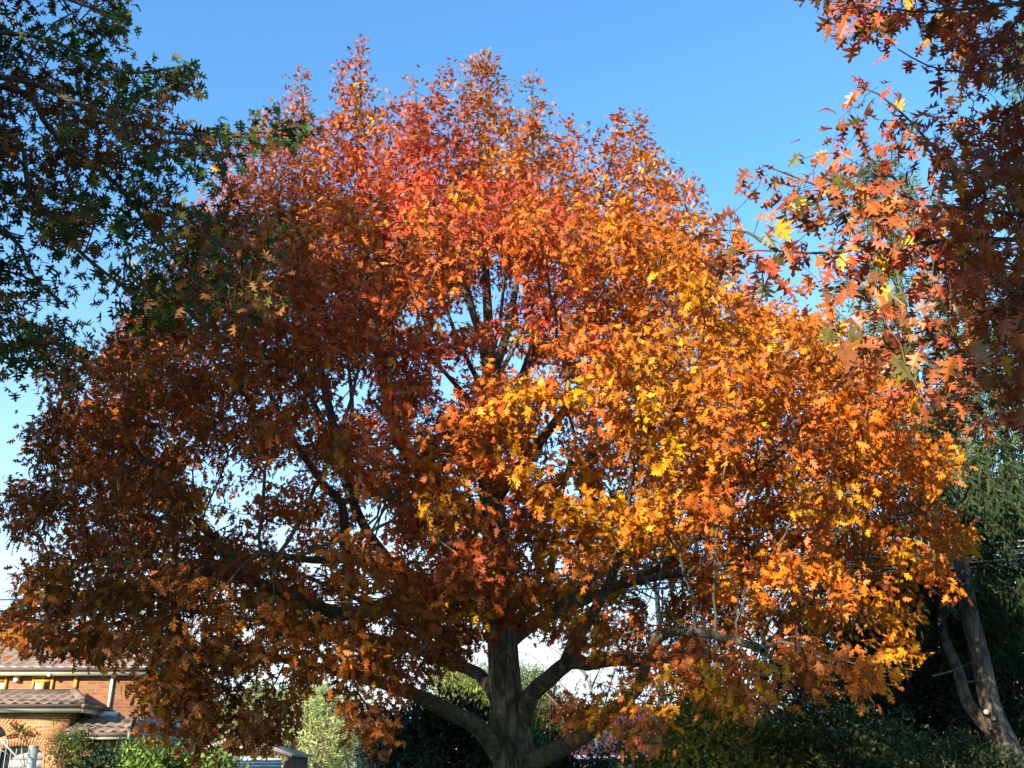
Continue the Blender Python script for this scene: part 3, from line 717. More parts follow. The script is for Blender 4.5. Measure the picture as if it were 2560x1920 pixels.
def build_right_oak():
    rng = np.random.default_rng(31)
    nz = Noise(32)
    base = np.array([6.9, 5.6, 0.0])
    t = thing('oak_tree', 'near oak with glossy orange red pointed leaves hanging in from the right edge', 'tree', base)
    trunk = smooth([base + [0, 0, -.2], base + [0, 0, 2], base + [-.15, .1, 5], base + [.1, 0, 8], base + [0, 0, 11]], .25)
    ends = [([(2650, 440, 6.0), (2503, 431, 5.9), (2401, 428, 5.8), (2323, 356, 5.7), (2274, 301, 5.6), (2196, 235, 5.5), (2142, 217, 5.5)], .022),
            ([(2650, 540, 6.3), (2413, 520, 6.2), (2292, 515, 6.1), (2142, 500, 6.0), (2051, 467, 5.9), (1949, 428, 5.8), (1912, 414, 5.8)], .022),
            ([(2640, 600, 6.0), (2400, 600, 5.9), (2172, 621, 5.7), (2039, 633, 5.6), (1943, 627, 5.5), (1850, 628, 5.5), (1790, 640, 5.5)], .024),
            ([(1943, 627, 5.5), (1900, 600, 5.5), (1864, 579, 5.5), (1800, 575, 5.5)], .010),
            ([(2650, 150, 5.6), (2560, 163, 5.5), (2413, 181, 5.4), (2317, 163, 5.4), (2244, 122, 5.3)], .014),
            ([(2640, 10, 5.4), (2450, 20, 5.3), (2300, 30, 5.2), (2160, 10, 5.2), (2080, 10, 5.2)], .02),
            ([(2650, 760, 6.6), (2450, 780, 6.7), (2300, 830, 6.8), (2180, 880, 6.9), (2090, 880, 7.0)], .02),
            ([(2660, 900, 7.0), (2480, 930, 7.1), (2360, 960, 7.2), (2300, 1010, 7.2)], .016),
            ([(2640, 700, 7.4), (2400, 690, 7.6), (2240, 740, 7.8), (2120, 790, 7.9)], .018),
            ([(2292, 515, 6.1), (2230, 440, 6.1), (2200, 440, 6.1), (2110, 390, 6.1)], .008)]
    limbs = []
    for e, r0 in ends:
        q = [at(*a) for a in e]
        if e[0][0] > 2600:
            st = base + np.array([-.1, 0, q[0][2] - 0.5])
            q = [st, st * .5 + q[0] * .5 + np.array([0, 0, .12])] + q
        limbs.append((smooth(q, .12), r0 * 1.6, .004))
    nvis = len(limbs)
    for q in ([(6.7, 5.4, 5.2), (5.2, 4.7, 7.2), (3.6, 4.2, 8.3), (2.4, 3.6, 8.6)], [(6.7, 5.5, 4.6), (5.0, 4.6, 6.6), (3.4, 3.4, 7.6)], [(6.8, 5.4, 6), (5.6, 4, 8.4), (4.2, 3, 9.2)]):  # unseen limbs added to carry the shading foliage
        limbs.append((smooth(q, .2), .07, .015))
    for a, zt, L, up in [(220, 7.5, 4.5, .6), (240, 6, 5, .4), (280, 5, 5, .3), (160, 8, 4, .5), (220, 8.5, 4, .6), (300, 8, 4, .6), (20, 6, 4, .5), (70, 6, 4, .6), (110, 8, 3, .8), (340, 8, 3.5, .6)]:
        st = base + np.array([0, 0, zt]); d = np.array([math.cos(R(a)), math.sin(R(a)), up])
        limbs.append((smooth([st, st + d * L * .5, st + d * L * .9], .25), .07, .012))
    vis = [(2050, 0), (2090, 115), (2130, 60), (2180, 120), (2250, 110), (2330, 135), (2400, 165), (2460, 200), (2500, 120), (2560, 150), (2700, 150), (2700, -200), (2050, -200)]
    main = [(2120, 215), (2150, 190), (2210, 200), (2290, 200), (2220, 240), (2320, 260), (2340, 300), (2420, 290), (2560, 250), (2700, 250), (2700, 1100), (2480, 1080), (2420, 1030), (2300, 1080), (2250, 960), (2130, 1000), (2080, 900), (2180, 860), (2170, 760), (2130, 700), (2060, 735), (2030, 690), (2000, 640), (1990, 700), (1900, 740), (1880, 690), (1800, 690), (1770, 560), (1830, 545), (1860, 600), (1950, 600), (1960, 570), (2040, 600), (2060, 560), (1950, 540), (1910, 480), (1905, 400), (1990, 400), (2070, 450), (2130, 430), (2100, 390), (2120, 375), (2190, 420), (2240, 380), (2160, 300)]
    m = 14000
    px = rng.uniform(1760, 2700, m); py = rng.uniform(-200, 1190, m)
    ins = in_poly(px, py, vis) | in_poly(px, py, main)
    px, py = px[ins], py[ins]
    near = px < 2330
    Yd = np.where(near, rng.uniform(5.3, 6.5, len(px)), rng.uniform(5.3, 8.2, len(px)))
    Q = np.array([at(a, b, c) for a, b, c in zip(px, py, Yd)])
    c = nz(Q, (.55, .55, .4))
    dens = np.interp(px, [1760, 2100, 2350, 2480], [.22, .28, .42, .46]) * np.where(py > 800, .5, 1) * np.where((py > 650) & (px < 2330), .5, 1)
    Q = Q[rng.random(len(Q)) < np.clip((c - .33) / .2, .04, 1) * dens]
    P = [Q[rng.permutation(len(Q))[:2600]]]
    m = 16000
    v = vnorm(rng.normal(size=(m, 3))) * rng.random((m, 1)) ** .4
    Q = base + np.array([-.2, -1.6, 7.6]) + v * np.array([6.2, 5.2, 4.2])
    x, y, z = proj(Q)
    inf = (z > 0) & (x > -120) & (x < 2680) & (y > -120) & (y < 2000)
    c = nz(Q + 9, (1.2, 1.2, .9))
    s = Q[:, 0] * math.cos(SUN_AZ) - Q[:, 1] * math.sin(SUN_AZ)
    Q = Q[~inf & (Q[:, 2] > 3.6) & (c > .42) & (s > -0.85 + rng.normal(0, .15, len(Q)))]  # unseen crown cut along the sun line: inner leaves shaded, tips lit
    P.append(Q[rng.permutation(len(Q))[:3000]])
    # unseen overhead foliage added sunward of the inner leaves to shade them
    m = 9000
    px = rng.uniform(2360, 2700, m); py = rng.uniform(170, 1180, m)
    Q = np.array([at(a, b, c) for a, b, c in zip(px, py, rng.uniform(5.3, 8.0, m))]) + TO_SUN * rng.uniform(1.2, 5.0, (m, 1))
    x, y, z = proj(Q)
    Q = Q[~((z > 0) & (x > -120) & (x < 2680) & (y > -130) & (y < 2000)) & (nz(Q + 2, (.8, .8, .6)) > .40) & (Q[:, 0] * math.cos(SUN_AZ) - Q[:, 1] * math.sin(SUN_AZ) > -0.95)]
    P.append(Q[rng.permutation(len(Q))[:1500]])
    pos, par, isk = two_growths([trunk] + [l[0] for l in limbs[:nvis]], P[0], [trunk] + [l[0] for l in limbs[nvis:]], np.vstack(P[1:]), .14, .17, 3.0, rng, 120, .22)
    tips, rad = pipe_radii(par, .0028, 2.2)
    rad = np.minimum(rad, .03)
    b = MB(); b.tube(trunk, np.interp(trunk[:, 2], [-.2, 1, 5, 9, 11], [.42, .30, .2, .09, .03]), 16, True, .06, 3); b.build('trunk', M['bark'], t, True)
    for k, (pl, r0, r1) in enumerate(limbs):
        b = MB(); b.tube(pl, np.linspace(r0, r1, len(pl)), 8, True, .06, k); b.build('limb', M['twig'], t, True)
    branch_mesh('branches', pos, par, rad, ~isk, M['twig'], t, 5)
    px_, py_, pz_ = proj(pos)
    vis_n = (pz_ > 0) & (px_ > -80) & (px_ < 2660) & (py_ > -80) & (py_ < 2000)
    ids, LP, T = leaf_sites(pos, par, tips, isk, np.where(vis_n, 4, 11), np.where(vis_n, 2, 7), rng, 3, .25)
    # leaves along the bare outer ends of the seen limbs too
    eP, eT = [], []
    for pl, r0, r1 in limbs[:nvis]:
        d = vnorm(np.gradient(pl, axis=0)); k0 = int(len(pl) * .62)
        for i in range(k0, len(pl)):
            for _ in range(1 + (rng.random() < .3) + (i > len(pl) * .78)):
                eP.append(pl[i]); eT.append(d[i])
    LP = np.vstack([LP, np.array(eP)]); T = np.vstack([T, np.array(eT)])
    out = np.tile(np.array([-.45, -.8, .1]), (len(LP), 1))
    Ax, N = leaf_frames(T, out, rng, .4, .7, .75, .35, .5, .55)
    size = rng.uniform(.10, .165, len(LP))
    RED, ORG, YEL, BRN, GRN = [np.array(c) for c in [(.56, .10, .045), (.60, .155, .03), (.68, .36, .02), (.27, .085, .03), (.10, .085, .02)]]
    hv = nz(LP + 40, (.5, .5, .4)) + rng.normal(0, .14, len(LP))
    C = np.where((hv < .36)[:, None], BRN, np.where((hv < .56)[:, None], ORG, RED))
    j = rng.random((len(LP), 1))
    C = np.where(j < .05, YEL, np.where(j > .90, GRN, np.where(j > .78, BRN, C)))
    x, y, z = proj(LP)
    inner_shade = np.clip((x - 2280) / 220, 0, 1)[:, None]
    C = C * (1 - inner_shade) + (C * .35 + BRN * .55) * inner_shade  # shade of the inner crown put into the leaf colour
    C = C * rng.uniform(.7, 1.2, (len(C), 1))
    print('right oak leaves', len(LP), len(pos))
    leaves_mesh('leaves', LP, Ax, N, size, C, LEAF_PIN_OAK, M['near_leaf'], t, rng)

build_left_oak()
build_right_oak()

# ================================================================== conifers and the dark trees on the right
def needle_sprays(name, P, D, S, C, mat, parent, rng, blades=7, droop=0.0):
    """tufts of narrow pointed blades set round a little twig"""
    n = len(P); D = vnorm(D)
    r = vnorm(np.cross(D, vnorm(rng.normal(size=(n, 3)))))
    w = np.cross(D, r)
    V = []; 
    for b in range(blades):
        a = 2 * np.pi * b / blades + rng.uniform(0, .6, n)
        off = (np.cos(a)[:, None] * r + np.sin(a)[:, None] * w)
        u = rng.uniform(0, .75, n)[:, None]
        q = P + D * S[:, None] * u
        tip = q + vnorm(D * .8 + off * rng.uniform(.5, 1.1, (n, 1)) + np.array([0, 0, -droop])) * (S * rng.uniform(.35, .6, n))[:, None]
        sd_ = vnorm(np.cross(tip - q, rng.normal(size=(n, 3)))) * (S * .055)[:, None]
        mid = q * .5 + tip * .5
        V.append(np.stack([q, mid + sd_, tip, mid - sd_], 1))
    V = np.concatenate(V, 0).reshape(-1, 3)
    k = n * blades
    loops = np.arange(k * 4)
    col = np.tile(np.repeat(C, 4, 0).reshape(n, 4, 3), (blades, 1, 1)).reshape(-1, 3)
    return mesh_obj(name, V, loops, np.full(k, 4), mat, parent, col)

def conifer(name, label, base, apex, Rb, nb, seed, green, z0=1.5, droop=.35, lift=.25, spray=.42, dens=1.0, group=None, lean_pts=None, trunk_r=.3, shape=.8, blades=7, sdroop=.25):
    rng = np.random.default_rng(seed); nz = Noise(seed + 1)
    base = np.asarray(base, float); apex = np.asarray(apex, float)
    t = thing(name, label, 'tree', base, group)
    pts = [base + [0, 0, -.3]] + (lean_pts or [base * .66 + apex * .34, base * .33 + apex * .67]) + [apex]
    tk = smooth(pts, .4)
    H = apex[2] - base[2]
    b = MB(); f = (tk[:, 2] - base[2]) / H
    b.tube(tk, trunk_r * np.clip(1 - f, 0.01, 1) ** .8 + .012, 12, True, .06, seed); b.build('trunk', M['pine_bark'], t, True)
    SP, SDir, SS, BB = [], [], [], MB()
    for i in range(nb):
        zf = 1 - rng.random() ** .75
        zh = z0 / H + (1 - z0 / H) * (i + rng.random()) / nb
        if zh > .985: continue
        k = int(np.argmin(np.abs(f - zh))); st = tk[k]
        L = Rb * (1 - zh) ** shape * rng.uniform(.65, 1.12) + .15
        a = i * 2.39996 + rng.normal(0, .3)
        d = np.array([math.cos(a), math.sin(a), 0])
        n = max(4, int(L / .28))
        s = np.linspace(0, 1, n)
        br = st + d * (L * s)[:, None] + np.array([0, 0, 1]) * (L * (lift * s - droop * s ** 1.0 * (1 - zh) + .30 * np.maximum(s - .6, 0)))[:, None] + rng.normal(0, .03, (n, 3))
        BB.tube(br, np.linspace(.035 * (L / Rb) + .012, .006, n), 4, False)
        side = np.array([-d[1], d[0], 0])
        for j in range(1, n):
            if s[j] < .22 and rng.random() < .6: continue
            m = rng.poisson(3.2 * dens * (1.2 - .3 * s[j]))
            for _ in range(m):
                wv = (1 - s[j]) * L * .42 + .12
                o = rng.uniform(-1, 1)
                SP.append(br[j] + side * o * wv + d * rng.uniform(-.12, .12) - np.array([0, 0, abs(o) * wv * .25 + rng.random() * .14 * (1 + sdroop * 3)]))
                SDir.append(d * .75 + side * o * .9 + np.array([0, 0, -.15 - sdroop + rng.normal(0, .3)]))
                SS.append(spray * rng.uniform(.6, 1.25))
        SP.append(br[-1]); SDir.append(d + np.array([0, 0, .2])); SS.append(spray)
    for q in range(10):
        SP.append(apex - np.array([0, 0, q * .16])); SDir.append(np.array([rng.normal(0, .5), rng.normal(0, .5), 1.0])); SS.append(spray * .8)
    SP = np.array(SP); SDir = np.array(SDir); SS = np.array(SS)
    BB.build('branches', M['twig'], t, True)
    c = nz(SP, (1.2, 1.2, .8))[:, None] + rng.normal(0, .12, (len(SP), 1))
    g0, g1 = np.array(green[0]), np.array(green[1])
    C = g0 + (g1 - g0) * np.clip(c * 1.3 - .15, 0, 1)
    needle_sprays('needles', SP, SDir, SS, C, M['needle'], t, rng, blades, sdroop)
    print(name, len(SP))
    return t

def gpt(x, Y, z=0.0):
    """ground point under photo column x at depth Y"""
    p = at(x, 1935, Y); return np.array([p[0], Y, z])

SPR = [(.055, .095, .03), (.14, .195, .075)]
DRK = [(.010, .017, .007), (.030, .041, .016)]
def tall(name, label, x, y, Y, Rb, nb, seed, green, **k):
    ap = at(x, y, Y); return conifer(name, label, (ap[0], Y, 0), ap, Rb, nb, seed, green, **k)
tall('spruce_tree', 'pale green spruce rising behind the right shoulder of the orange oak', 2195, 375, 25, 4.6, 220, 41, SPR, spray=.40, trunk_r=.3, dens=1.1)
tall('spruce_tree', 'taller grey green spruce at the right edge behind the red oak leaves', 2560, 60, 27, 5.4, 240, 42, SPR, spray=.55, trunk_r=.34, dens=1.0)
tall('conifer_tree', 'dark conifer filling the gap right of the orange oak above the power lines', 2420, 600, 26, 4.8, 150, 43, DRK, spray=.36, droop=.55, lift=.12, sdroop=.5, dens=1.9)
tall('conifer_tree', 'dark drooping conifer at the right border below the tall spruce', 2620, 480, 24.5, 4.8, 150, 44, DRK, spray=.36, droop=.6, lift=.1, sdroop=.6, dens=1.9)
tall('conifer_tree', 'low dark conifer behind the pruned leaning trunk', 2330, 1380, 25, 4.4, 90, 45, DRK, spray=.42, droop=.55, sdroop=.7, dens=1.8, shape=.55)
tall('conifer_tree', 'shadowed conifer behind the lower right leaves of the orange oak', 2090, 1330, 25, 4.3, 90, 46, DRK, spray=.42, droop=.5, sdroop=.7, dens=1.8, shape=.6)

# the leaning pruned trunk in front of them
def leaning_tree():
    rng = np.random.default_rng(51)
    Y = 18.5
    b0 = gpt(2560, Y)
    t = thing('leaning_tree', 'leaning forked tree with grey pruned trunk in front of the dark conifers', 'tree', b0)
    main = smooth([b0 + [.25, 0, -.2], at(2535, 1900, Y), at(2503, 1830, Y), at(2475, 1760, Y), at(2452, 1650, Y), at(2430, 1560, Y), at(2415, 1480, Y), at(2402, 1400, Y), at(2392, 1300, Y + .2), at(2385, 1150, Y + .4), at(2390, 950, Y + .8)], .2)
    b = MB(); b.tube(main, np.interp(np.arange(len(main)) / len(main), [0, .1, .2, .5, 1], [.36, .27, .20, .14, .03]), 14, True, .06, 2)
    b.build('trunk', M['pine_bark'], t, True)
    sec = smooth([at(2520, 1880, Y + .1), at(2470, 1820, Y + .3), at(2420, 1760, Y + .5), at(2402, 1700, Y + .7), at(2385, 1650, Y + .9), at(2360, 1590, Y + 1.2), at(2345, 1500, Y + 1.5), at(2335, 1380, Y + 1.8)], .2)
    b = MB(); b.tube(sec, np.linspace(.125, .06, len(sec)), 10, True, .06, 3); b.build('second_trunk', M['pine_bark'], t, True)
    for (x, y, s) in [(2466, 1780, .046), (2483, 1796, .040), (2474, 1822, .022)]:
        c = at(x, y, Y - .215); ax = vnorm(np.array([-.35, -1, .1]))
        b = MB(); b.tube([c + [.08, .22, 0], c, c + ax * .015], [s * 1.25, s * 1.12, s], 12, True, .05, int(x)); b.build('branch_stub', M['pine_bark'], t, True)
        b = MB(); b.tube([c + ax * .014, c + ax * .022], [s * .96, s * .93], 14, True); b.build('cut_face', M['cut'], t)
    for (x0, y0, x1, y1) in [(2295, 1616, 2195, 1618 - 1), (2280, 1585, 2195, 1616), (2430, 1655, 2330, 1690), (2420, 1850, 2340, 1851), (2178, 1723, 2195, 1718), (2450, 1690, 2420, 1705)]:
        dead = MB(); dead.tube(smooth([at(x0, y0, Y + .3), at((x0 + x1) / 2, (y0 + y1) / 2 + 5, Y + .1), at(x1, y1, Y - .2)], .2), .018, 5); dead.build('dead_branch', M['pine_bark'], t, True)
    # hanging dark foliage carried by the two stems
    SP, SD = [], []
    for pl in (main[int(len(main) * .5):], sec[int(len(sec) * .6):]):
        for q in range(45):
            st = pl[rng.integers(len(pl))]; a = rng.uniform(0, 6.28); L = rng.uniform(.7, 2.2)
            for s in np.linspace(.25, 1, 9):
                for _ in range(2):
                    SP.append(st + np.array([math.cos(a) * L * s, math.sin(a) * L * s * .7, -.25 * L * s * s]) + rng.normal(0, .12, 3)); SD.append([math.cos(a) * .4, math.sin(a) * .4, -.8])
    SP = np.array(SP); C = np.array([.02, .034, .014]) + rng.random((len(SP), 1)) * np.array([.03, .034, .014])
    needle_sprays('needles', SP, np.array(SD), rng.uniform(.3, .6, len(SP)), C, M['needle'], t, rng, 7, .4)
M['cut'] = noise_mat('cut_wood', [(.3, (.62, .26, .20)), (.7, (.78, .44, .34))], 20, .8)
leaning_tree()

# ------------------------------------------------------------------ shrubs
def shrub(name, label, cat, blobs, n, leaf, cols, seed, tmpl=LEAF_OVAL, up=.4, stems=14, group=None, per=9, flowers=None, ground_z=0.0, shell=.15, mat='shrub_leaf'):
    """blobs: (centre, radii) ellipsoids; leaves gather in little clusters at the ends of stems"""
    rng = np.random.default_rng(seed); nz = Noise(seed + 3)
    c0 = np.mean([b[0] for b in blobs], 0); base = np.array([c0[0], c0[1], ground_z])
    t = thing(name, label, cat, base, group)
    vol = np.array([np.prod(b[1]) ** .7 for b in blobs]); vol = vol / vol.sum()
    CP = []
    for (c, r), f in zip(blobs, vol):
        m = max(6, int(n * f / per * 2.9))
        v = vnorm(rng.normal(size=(m, 3))) * (shell + (1 - shell) * rng.random((m, 1)) ** .5)
        q = np.asarray(c) + v * np.asarray(r) * (0.8 + .45 * nz(v * 2 + seed, (.6, .6, .6))[:, None])
        CP.append(q)
    CP = np.vstack(CP); CP = CP[(nz(CP, (.5, .5, .4)) > .32) & (CP[:, 2] > ground_z + .02)]
    st = MB()
    for k in range(stems):
        e = CP[rng.integers(len(CP))]
        st.tube(smooth([base + rng.normal(0, .15, 3) * [1, 1, 0], base * .4 + e * .6 + rng.normal(0, .1, 3), e], .3), [.02] * 1 if False else .014, 5, False)
    st.build('stems', M['twig'], t, True)
    ids = np.repeat(np.arange(len(CP)), per)
    P = CP[ids] + rng.normal(0, leaf * 1.1, (len(ids), 3))
    out = vnorm(P - np.array([c0[0], c0[1], c0[2] - .3]))
    A = vnorm(out * .5 + rng.normal(0, .7, P.shape) + np.array([0, 0, up])); N = out + rng.normal(0, .5, P.shape) + np.array([0, 0, .5])
    cc = (nz(CP + 5, (.7, .7, .5)) + rng.normal(0, .14, len(CP)))
    cols = np.array(cols); k = np.clip((cc * len(cols)).astype(int), 0, len(cols) - 1)
    C = cols[k][ids] * rng.uniform(.65, 1.3, (len(ids), 1))
    leaves_mesh('leaves', P, A, N, leaf * rng.uniform(.7, 1.3, len(P)), C, tmpl, M[mat], t, rng)
    if flowers:
        for fx in flowers:
            fm = MB()
            for a in range(7):
                d = vnorm(np.array([math.cos(a * .9), -.6, math.sin(a * .9)])); sdv = np.cross(d, [0, 1, 0]) * .035
                fm.add([fx, fx + d * .05 + sdv, fx + d * .085, fx + d * .05 - sdv], [(0, 1, 2, 3)])

    return t
M['petal'] = noise_mat('red_petal', [(.3, (.55, .01, .02)), (.7, (.75, .03, .05))], 30, .5)

def bl(x, y, Y, rx, ry, rz): return (at(x, y, Y), (rx, ry, rz))
LG = [(.13, .20, .03), (.20, .30, .05), (.10, .15, .03)]  # hedge leaves on the lit side, sunlight put into the colour
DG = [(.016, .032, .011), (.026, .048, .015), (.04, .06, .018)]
WIL = [(.28, .33, .11), (.42, .42, .17), (.22, .29, .08), (.48, .39, .18)]
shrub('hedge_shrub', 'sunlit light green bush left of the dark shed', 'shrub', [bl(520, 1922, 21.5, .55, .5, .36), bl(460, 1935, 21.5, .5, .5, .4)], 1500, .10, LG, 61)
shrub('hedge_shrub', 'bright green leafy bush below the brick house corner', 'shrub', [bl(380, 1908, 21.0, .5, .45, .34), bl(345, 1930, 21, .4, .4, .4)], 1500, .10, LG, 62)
shrub('hedge_shrub', 'dark shaded bush in front of the low tiled roof', 'shrub', [bl(280, 1922, 21.4, .6, .5, .36), bl(250, 1948, 21.4, .45, .5, .4), bl(320, 1945, 21.2, .5, .5, .4)], 2200, .10, DG, 63)  # same hedge in darker leaves, its shade put into the colour
shrub('willow_shrub', 'pale yellow green tree top behind the shed', 'tree', [bl(800, 1815, 49, 2.2, 2, 1.7), bl(700, 1850, 49, 2.3, 2, 1.6), bl(850, 1880, 47, 1.6, 1.6, 2.0), bl(650, 1810, 52, 2.0, 2, 1.3), bl(770, 1765, 52, 1.5, 1.6, 1.0)], 11000, .26, WIL, 64, LEAF_LONG, .5, 20)
shrub('broadleaf_tree', 'small olive green tree behind the shed roof seen under the oak leaves', 'tree', [bl(560, 1820, 56, 2.4, 2, 1.2), bl(640, 1770, 58, 1.5, 1.5, 1.2), bl(480, 1800, 56, 2.0, 1.7, 1.3)], 4500, .28, [(.08, .12, .03), (.14, .18, .05), (.22, .22, .09)], 65)
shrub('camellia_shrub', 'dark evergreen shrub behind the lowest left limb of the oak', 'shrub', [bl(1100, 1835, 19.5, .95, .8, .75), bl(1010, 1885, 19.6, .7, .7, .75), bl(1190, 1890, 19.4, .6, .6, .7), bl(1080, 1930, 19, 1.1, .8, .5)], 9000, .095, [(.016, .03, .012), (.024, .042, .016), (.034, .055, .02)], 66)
shrub('cypress_tree', 'yellow green cypress seen just left of the oak trunk', 'tree', [bl(1195, 1760, 33, .75, .8, 1.1), bl(1150, 1740, 34, .6, .7, .9), bl(1215, 1830, 33, .8, .8, 1.2), bl(1120, 1690, 35, .6, .6, .8)], 6000, .16, [(.17, .20, .03), (.24, .26, .05), (.07, .10, .025)], 67, LEAF_LONG, .7)
shrub('cypress_tree', 'green cypress tops between the oak trunk and its right limb', 'tree', [bl(1318, 1760, 36, .7, .8, 1.3), bl(1350, 1745, 37, .5, .6, .8)], 3000, .16, [(.10, .16, .03), (.18, .24, .05)], 68, LEAF_LONG, .7)
shrub('olive_shrub', 'olive and rust coloured bushes above the white roof edge', 'shrub', [bl(1390, 1800, 37, .9, .9, .7), bl(1450, 1815, 37, .9, .9, .6), bl(1340, 1820, 37, .7, .7, .6)], 4200, .15, [(.13, .15, .04), (.20, .17, .06), (.17, .09, .04), (.10, .13, .03)], 69)
shrub('low_shrub', 'dark low shrub at the foot of the lowest right limb', 'shrub', [bl(1370, 1915, 24, .6, .6, .45), bl(1460, 1925, 24, .8, .7, .45), bl(1330, 1880, 26, .5, .5, .5)], 2600, .09, DG, 70)
shrub('maple_shrub', 'green and yellow leafed bush beside the red roof', 'shrub', [bl(1760, 1800, 20.5, .9, .8, .8), bl(1690, 1870, 20, .7, .7, .6), bl(1850, 1840, 20.6, .9, .8, .8), bl(1790, 1900, 20, 1.0, .8, .6), bl(1950, 1890, 20.5, .9, .8, .6), bl(1640, 1920, 19.6, .5, .5, .4), bl(1590, 1880, 19.8, .45, .4, .45)], 7500, .10, [(.09, .15, .025), (.18, .24, .04), (.40, .32, .04), (.34, .17, .04), (.07, .12, .025)], 71, LEAF_OVAL, .1)
shrub('understory_shrub', 'dark understory bush below the shaded right leaves', 'shrub', [bl(2080, 1850, 20, 1.1, .9, 1.0), bl(2200, 1890, 19.5, 1.0, .8, .7), bl(2050, 1740, 22, 1.1, 1, .9)], 5500, .085, DG, 72)
shrub('understory_shrub', 'small leafed dark bush at the foot of the leaning trunk', 'shrub', [bl(2400, 1900, 17.5, .8, .5, .4), bl(2320, 1910, 17.6, .6, .5, .4), bl(2520, 1915, 17.2, .6, .4, .35)], 2600, .06, [(.03, .05, .018), (.05, .075, .022), (.10, .10, .04)], 73)
shrub('understory_shrub', 'tall dark bush at the right border behind the leaning trunk', 'shrub', [bl(2540, 1700, 22, 1.0, 1, 1.6), bl(2420, 1620, 24, 1.3, 1, 1.3), bl(2250, 1640, 24, 1.3, 1, 1.2), bl(2300, 1800, 23, 1.6, 1, 1.1), bl(2500, 1850, 22, 1.3, 1, 1.0)], 9000, .10, [(.014, .022, .010), (.024, .036, .014), (.035, .045, .018)], 74)

# tall dry grass clump
def grass_clump():
    rng = np.random.default_rng(81)
    b0 = gpt(950, 20.5)
    V, L = [], []
    n = 900
    for i in range(n):
        a = rng.uniform(0, 6.28); r = rng.random() ** .5 * .42
        q = b0 + np.array([math.cos(a) * r, math.sin(a) * r, 0]); h = rng.uniform(.9, 3.1); ln = rng.normal(0, .16, 2)
        s = np.array([math.cos(a * 3), math.sin(a * 3), 0]) * .012
        p1 = q + np.array([ln[0] * .4, ln[1] * .4, h * .6]); p2 = q + np.array([ln[0], ln[1], h])
        o = len(V); V += [q - s, q + s, p1 + s, p1 - s, p2]; L.append([o, o + 1, o + 2, o + 3]); L.append([o + 3, o + 2, o + 4])
    m = mesh_obj('grass_clump', np.array(V), [i for f in L for i in f], [len(f) for f in L], M['dry'])
    tag(m, 'tall clump of grey dry grass stems left of the oak trunk', 'grass clump')
M['dry'] = noise_mat('dry_grass', [(.3, (.13, .12, .10)), (.7, (.30, .28, .24))], 6, .9, stretch=(3, 3, .4))
grass_clump()

# birches with pale trunks and hanging fine twigs
def birch(x, Y, ytop, seed, label, leafcol, lean=0.0, nb=26, hang=1.5, nl=3000, tr=.12):
    rng = np.random.default_rng(seed)
    b0 = gpt(x, Y); top = at(x + lean, ytop, Y)
    t = thing('birch_tree', label, 'tree', b0)
    tk = smooth([b0 - [0, 0, .2], b0 * .6 + top * .4 + [.1, 0, 0], b0 * .3 + top * .7 - [.1, 0, 0], top], .3)
    b = MB(); b.tube(tk, np.linspace(tr, .012, len(tk)), 10, True, .05); b.build('trunk', M['birch'], t, True)
    bb, tw = MB(), MB(); LP, LD = [], []
    for i in range(nb):
        k = int(len(tk) * rng.uniform(.25, .97)); st = tk[k]; a = rng.uniform(0, 6.28); L = (1 - k / len(tk)) * 3.0 + .6
        d = np.array([math.cos(a), math.sin(a), rng.uniform(.5, 1.2)])
        pl = smooth([st, st + d * L * .45, st + d * L * .8 + [0, 0, -.05 * L], st + d * L * .98 * [1.1, 1.1, .85]], .2)
        bb.tube(pl, np.linspace(.03, .006, len(pl)), 5, False)
        for q in range(14):
            s0 = pl[rng.integers(len(pl) // 3, len(pl))]; h = rng.uniform(.3, hang); o = rng.normal(0, .18, 2)
            p = smooth([s0, s0 + [o[0], o[1], -h * .35], s0 + [o[0] * 1.4, o[1] * 1.4, -h]], .25)
            tw.tube(p, np.linspace(.005, .0025, len(p)), 3, False)
            for u in p[1:]: LP.append(u); LD.append([o[0], o[1], -.5])
    bb.build('branches', M['twigpale'], t, True); tw.build('twigs', M['twigpale'], t)
    if nl:
        LP = np.array(LP); LD = np.array(LD); k = rng.integers(0, len(LP), nl); P = LP[k] + rng.normal(0, .06, (nl, 3))
        C = np.array(leafcol)[rng.integers(0, len(leafcol), nl)] * rng.uniform(.7, 1.3, (nl, 1))
        leaves_mesh('leaves', P, LD[k] + rng.normal(0, .4, P.shape), rng.normal(0, 1, P.shape) + [0, -.5, .3], rng.uniform(.06, .10, nl), C, LEAF_OVAL, M['shrub_leaf'], t, rng)
M['birch'] = noise_mat('birch_bark', [(.36, (.10, .09, .08)), (.44, (.62, .59, .52)), (.7, (.75, .72, .66))], 6, .8, 6, .2, 20, (1, 1, 2.5))
M['twigpale'] = noise_mat('pale_twigs', [(.3, (.15, .10, .08)), (.7, (.28, .21, .17))], 5, .9)
TAN = [(.42, .25, .09), (.34, .20, .08), (.46, .32, .14)]
birch(1880, 25, 1130, 91, 'birch with tan leaves and a pale trunk behind the right limbs', TAN, 30)
birch(1760, 26, 1080, 92, 'birch with tan leaves and thin hanging twigs, middle one of the pale trunks', TAN, -20, 30, 1.6, 3600)
birch(1630, 27, 1150, 93, 'birch with tan leaves nearest the oak trunk behind the right limbs', TAN, 20, 28, 1.6, 3000)
birch(1480, 30, 1500, 94, 'nearly bare birch with hanging twigs seen through the right fork', TAN, 0, 18, 1.9, 250, .08)
birch(1960, 24, 1620, 95, 'slim white birch stem above the green and yellow bush', TAN, -20, 10, .8, 500)
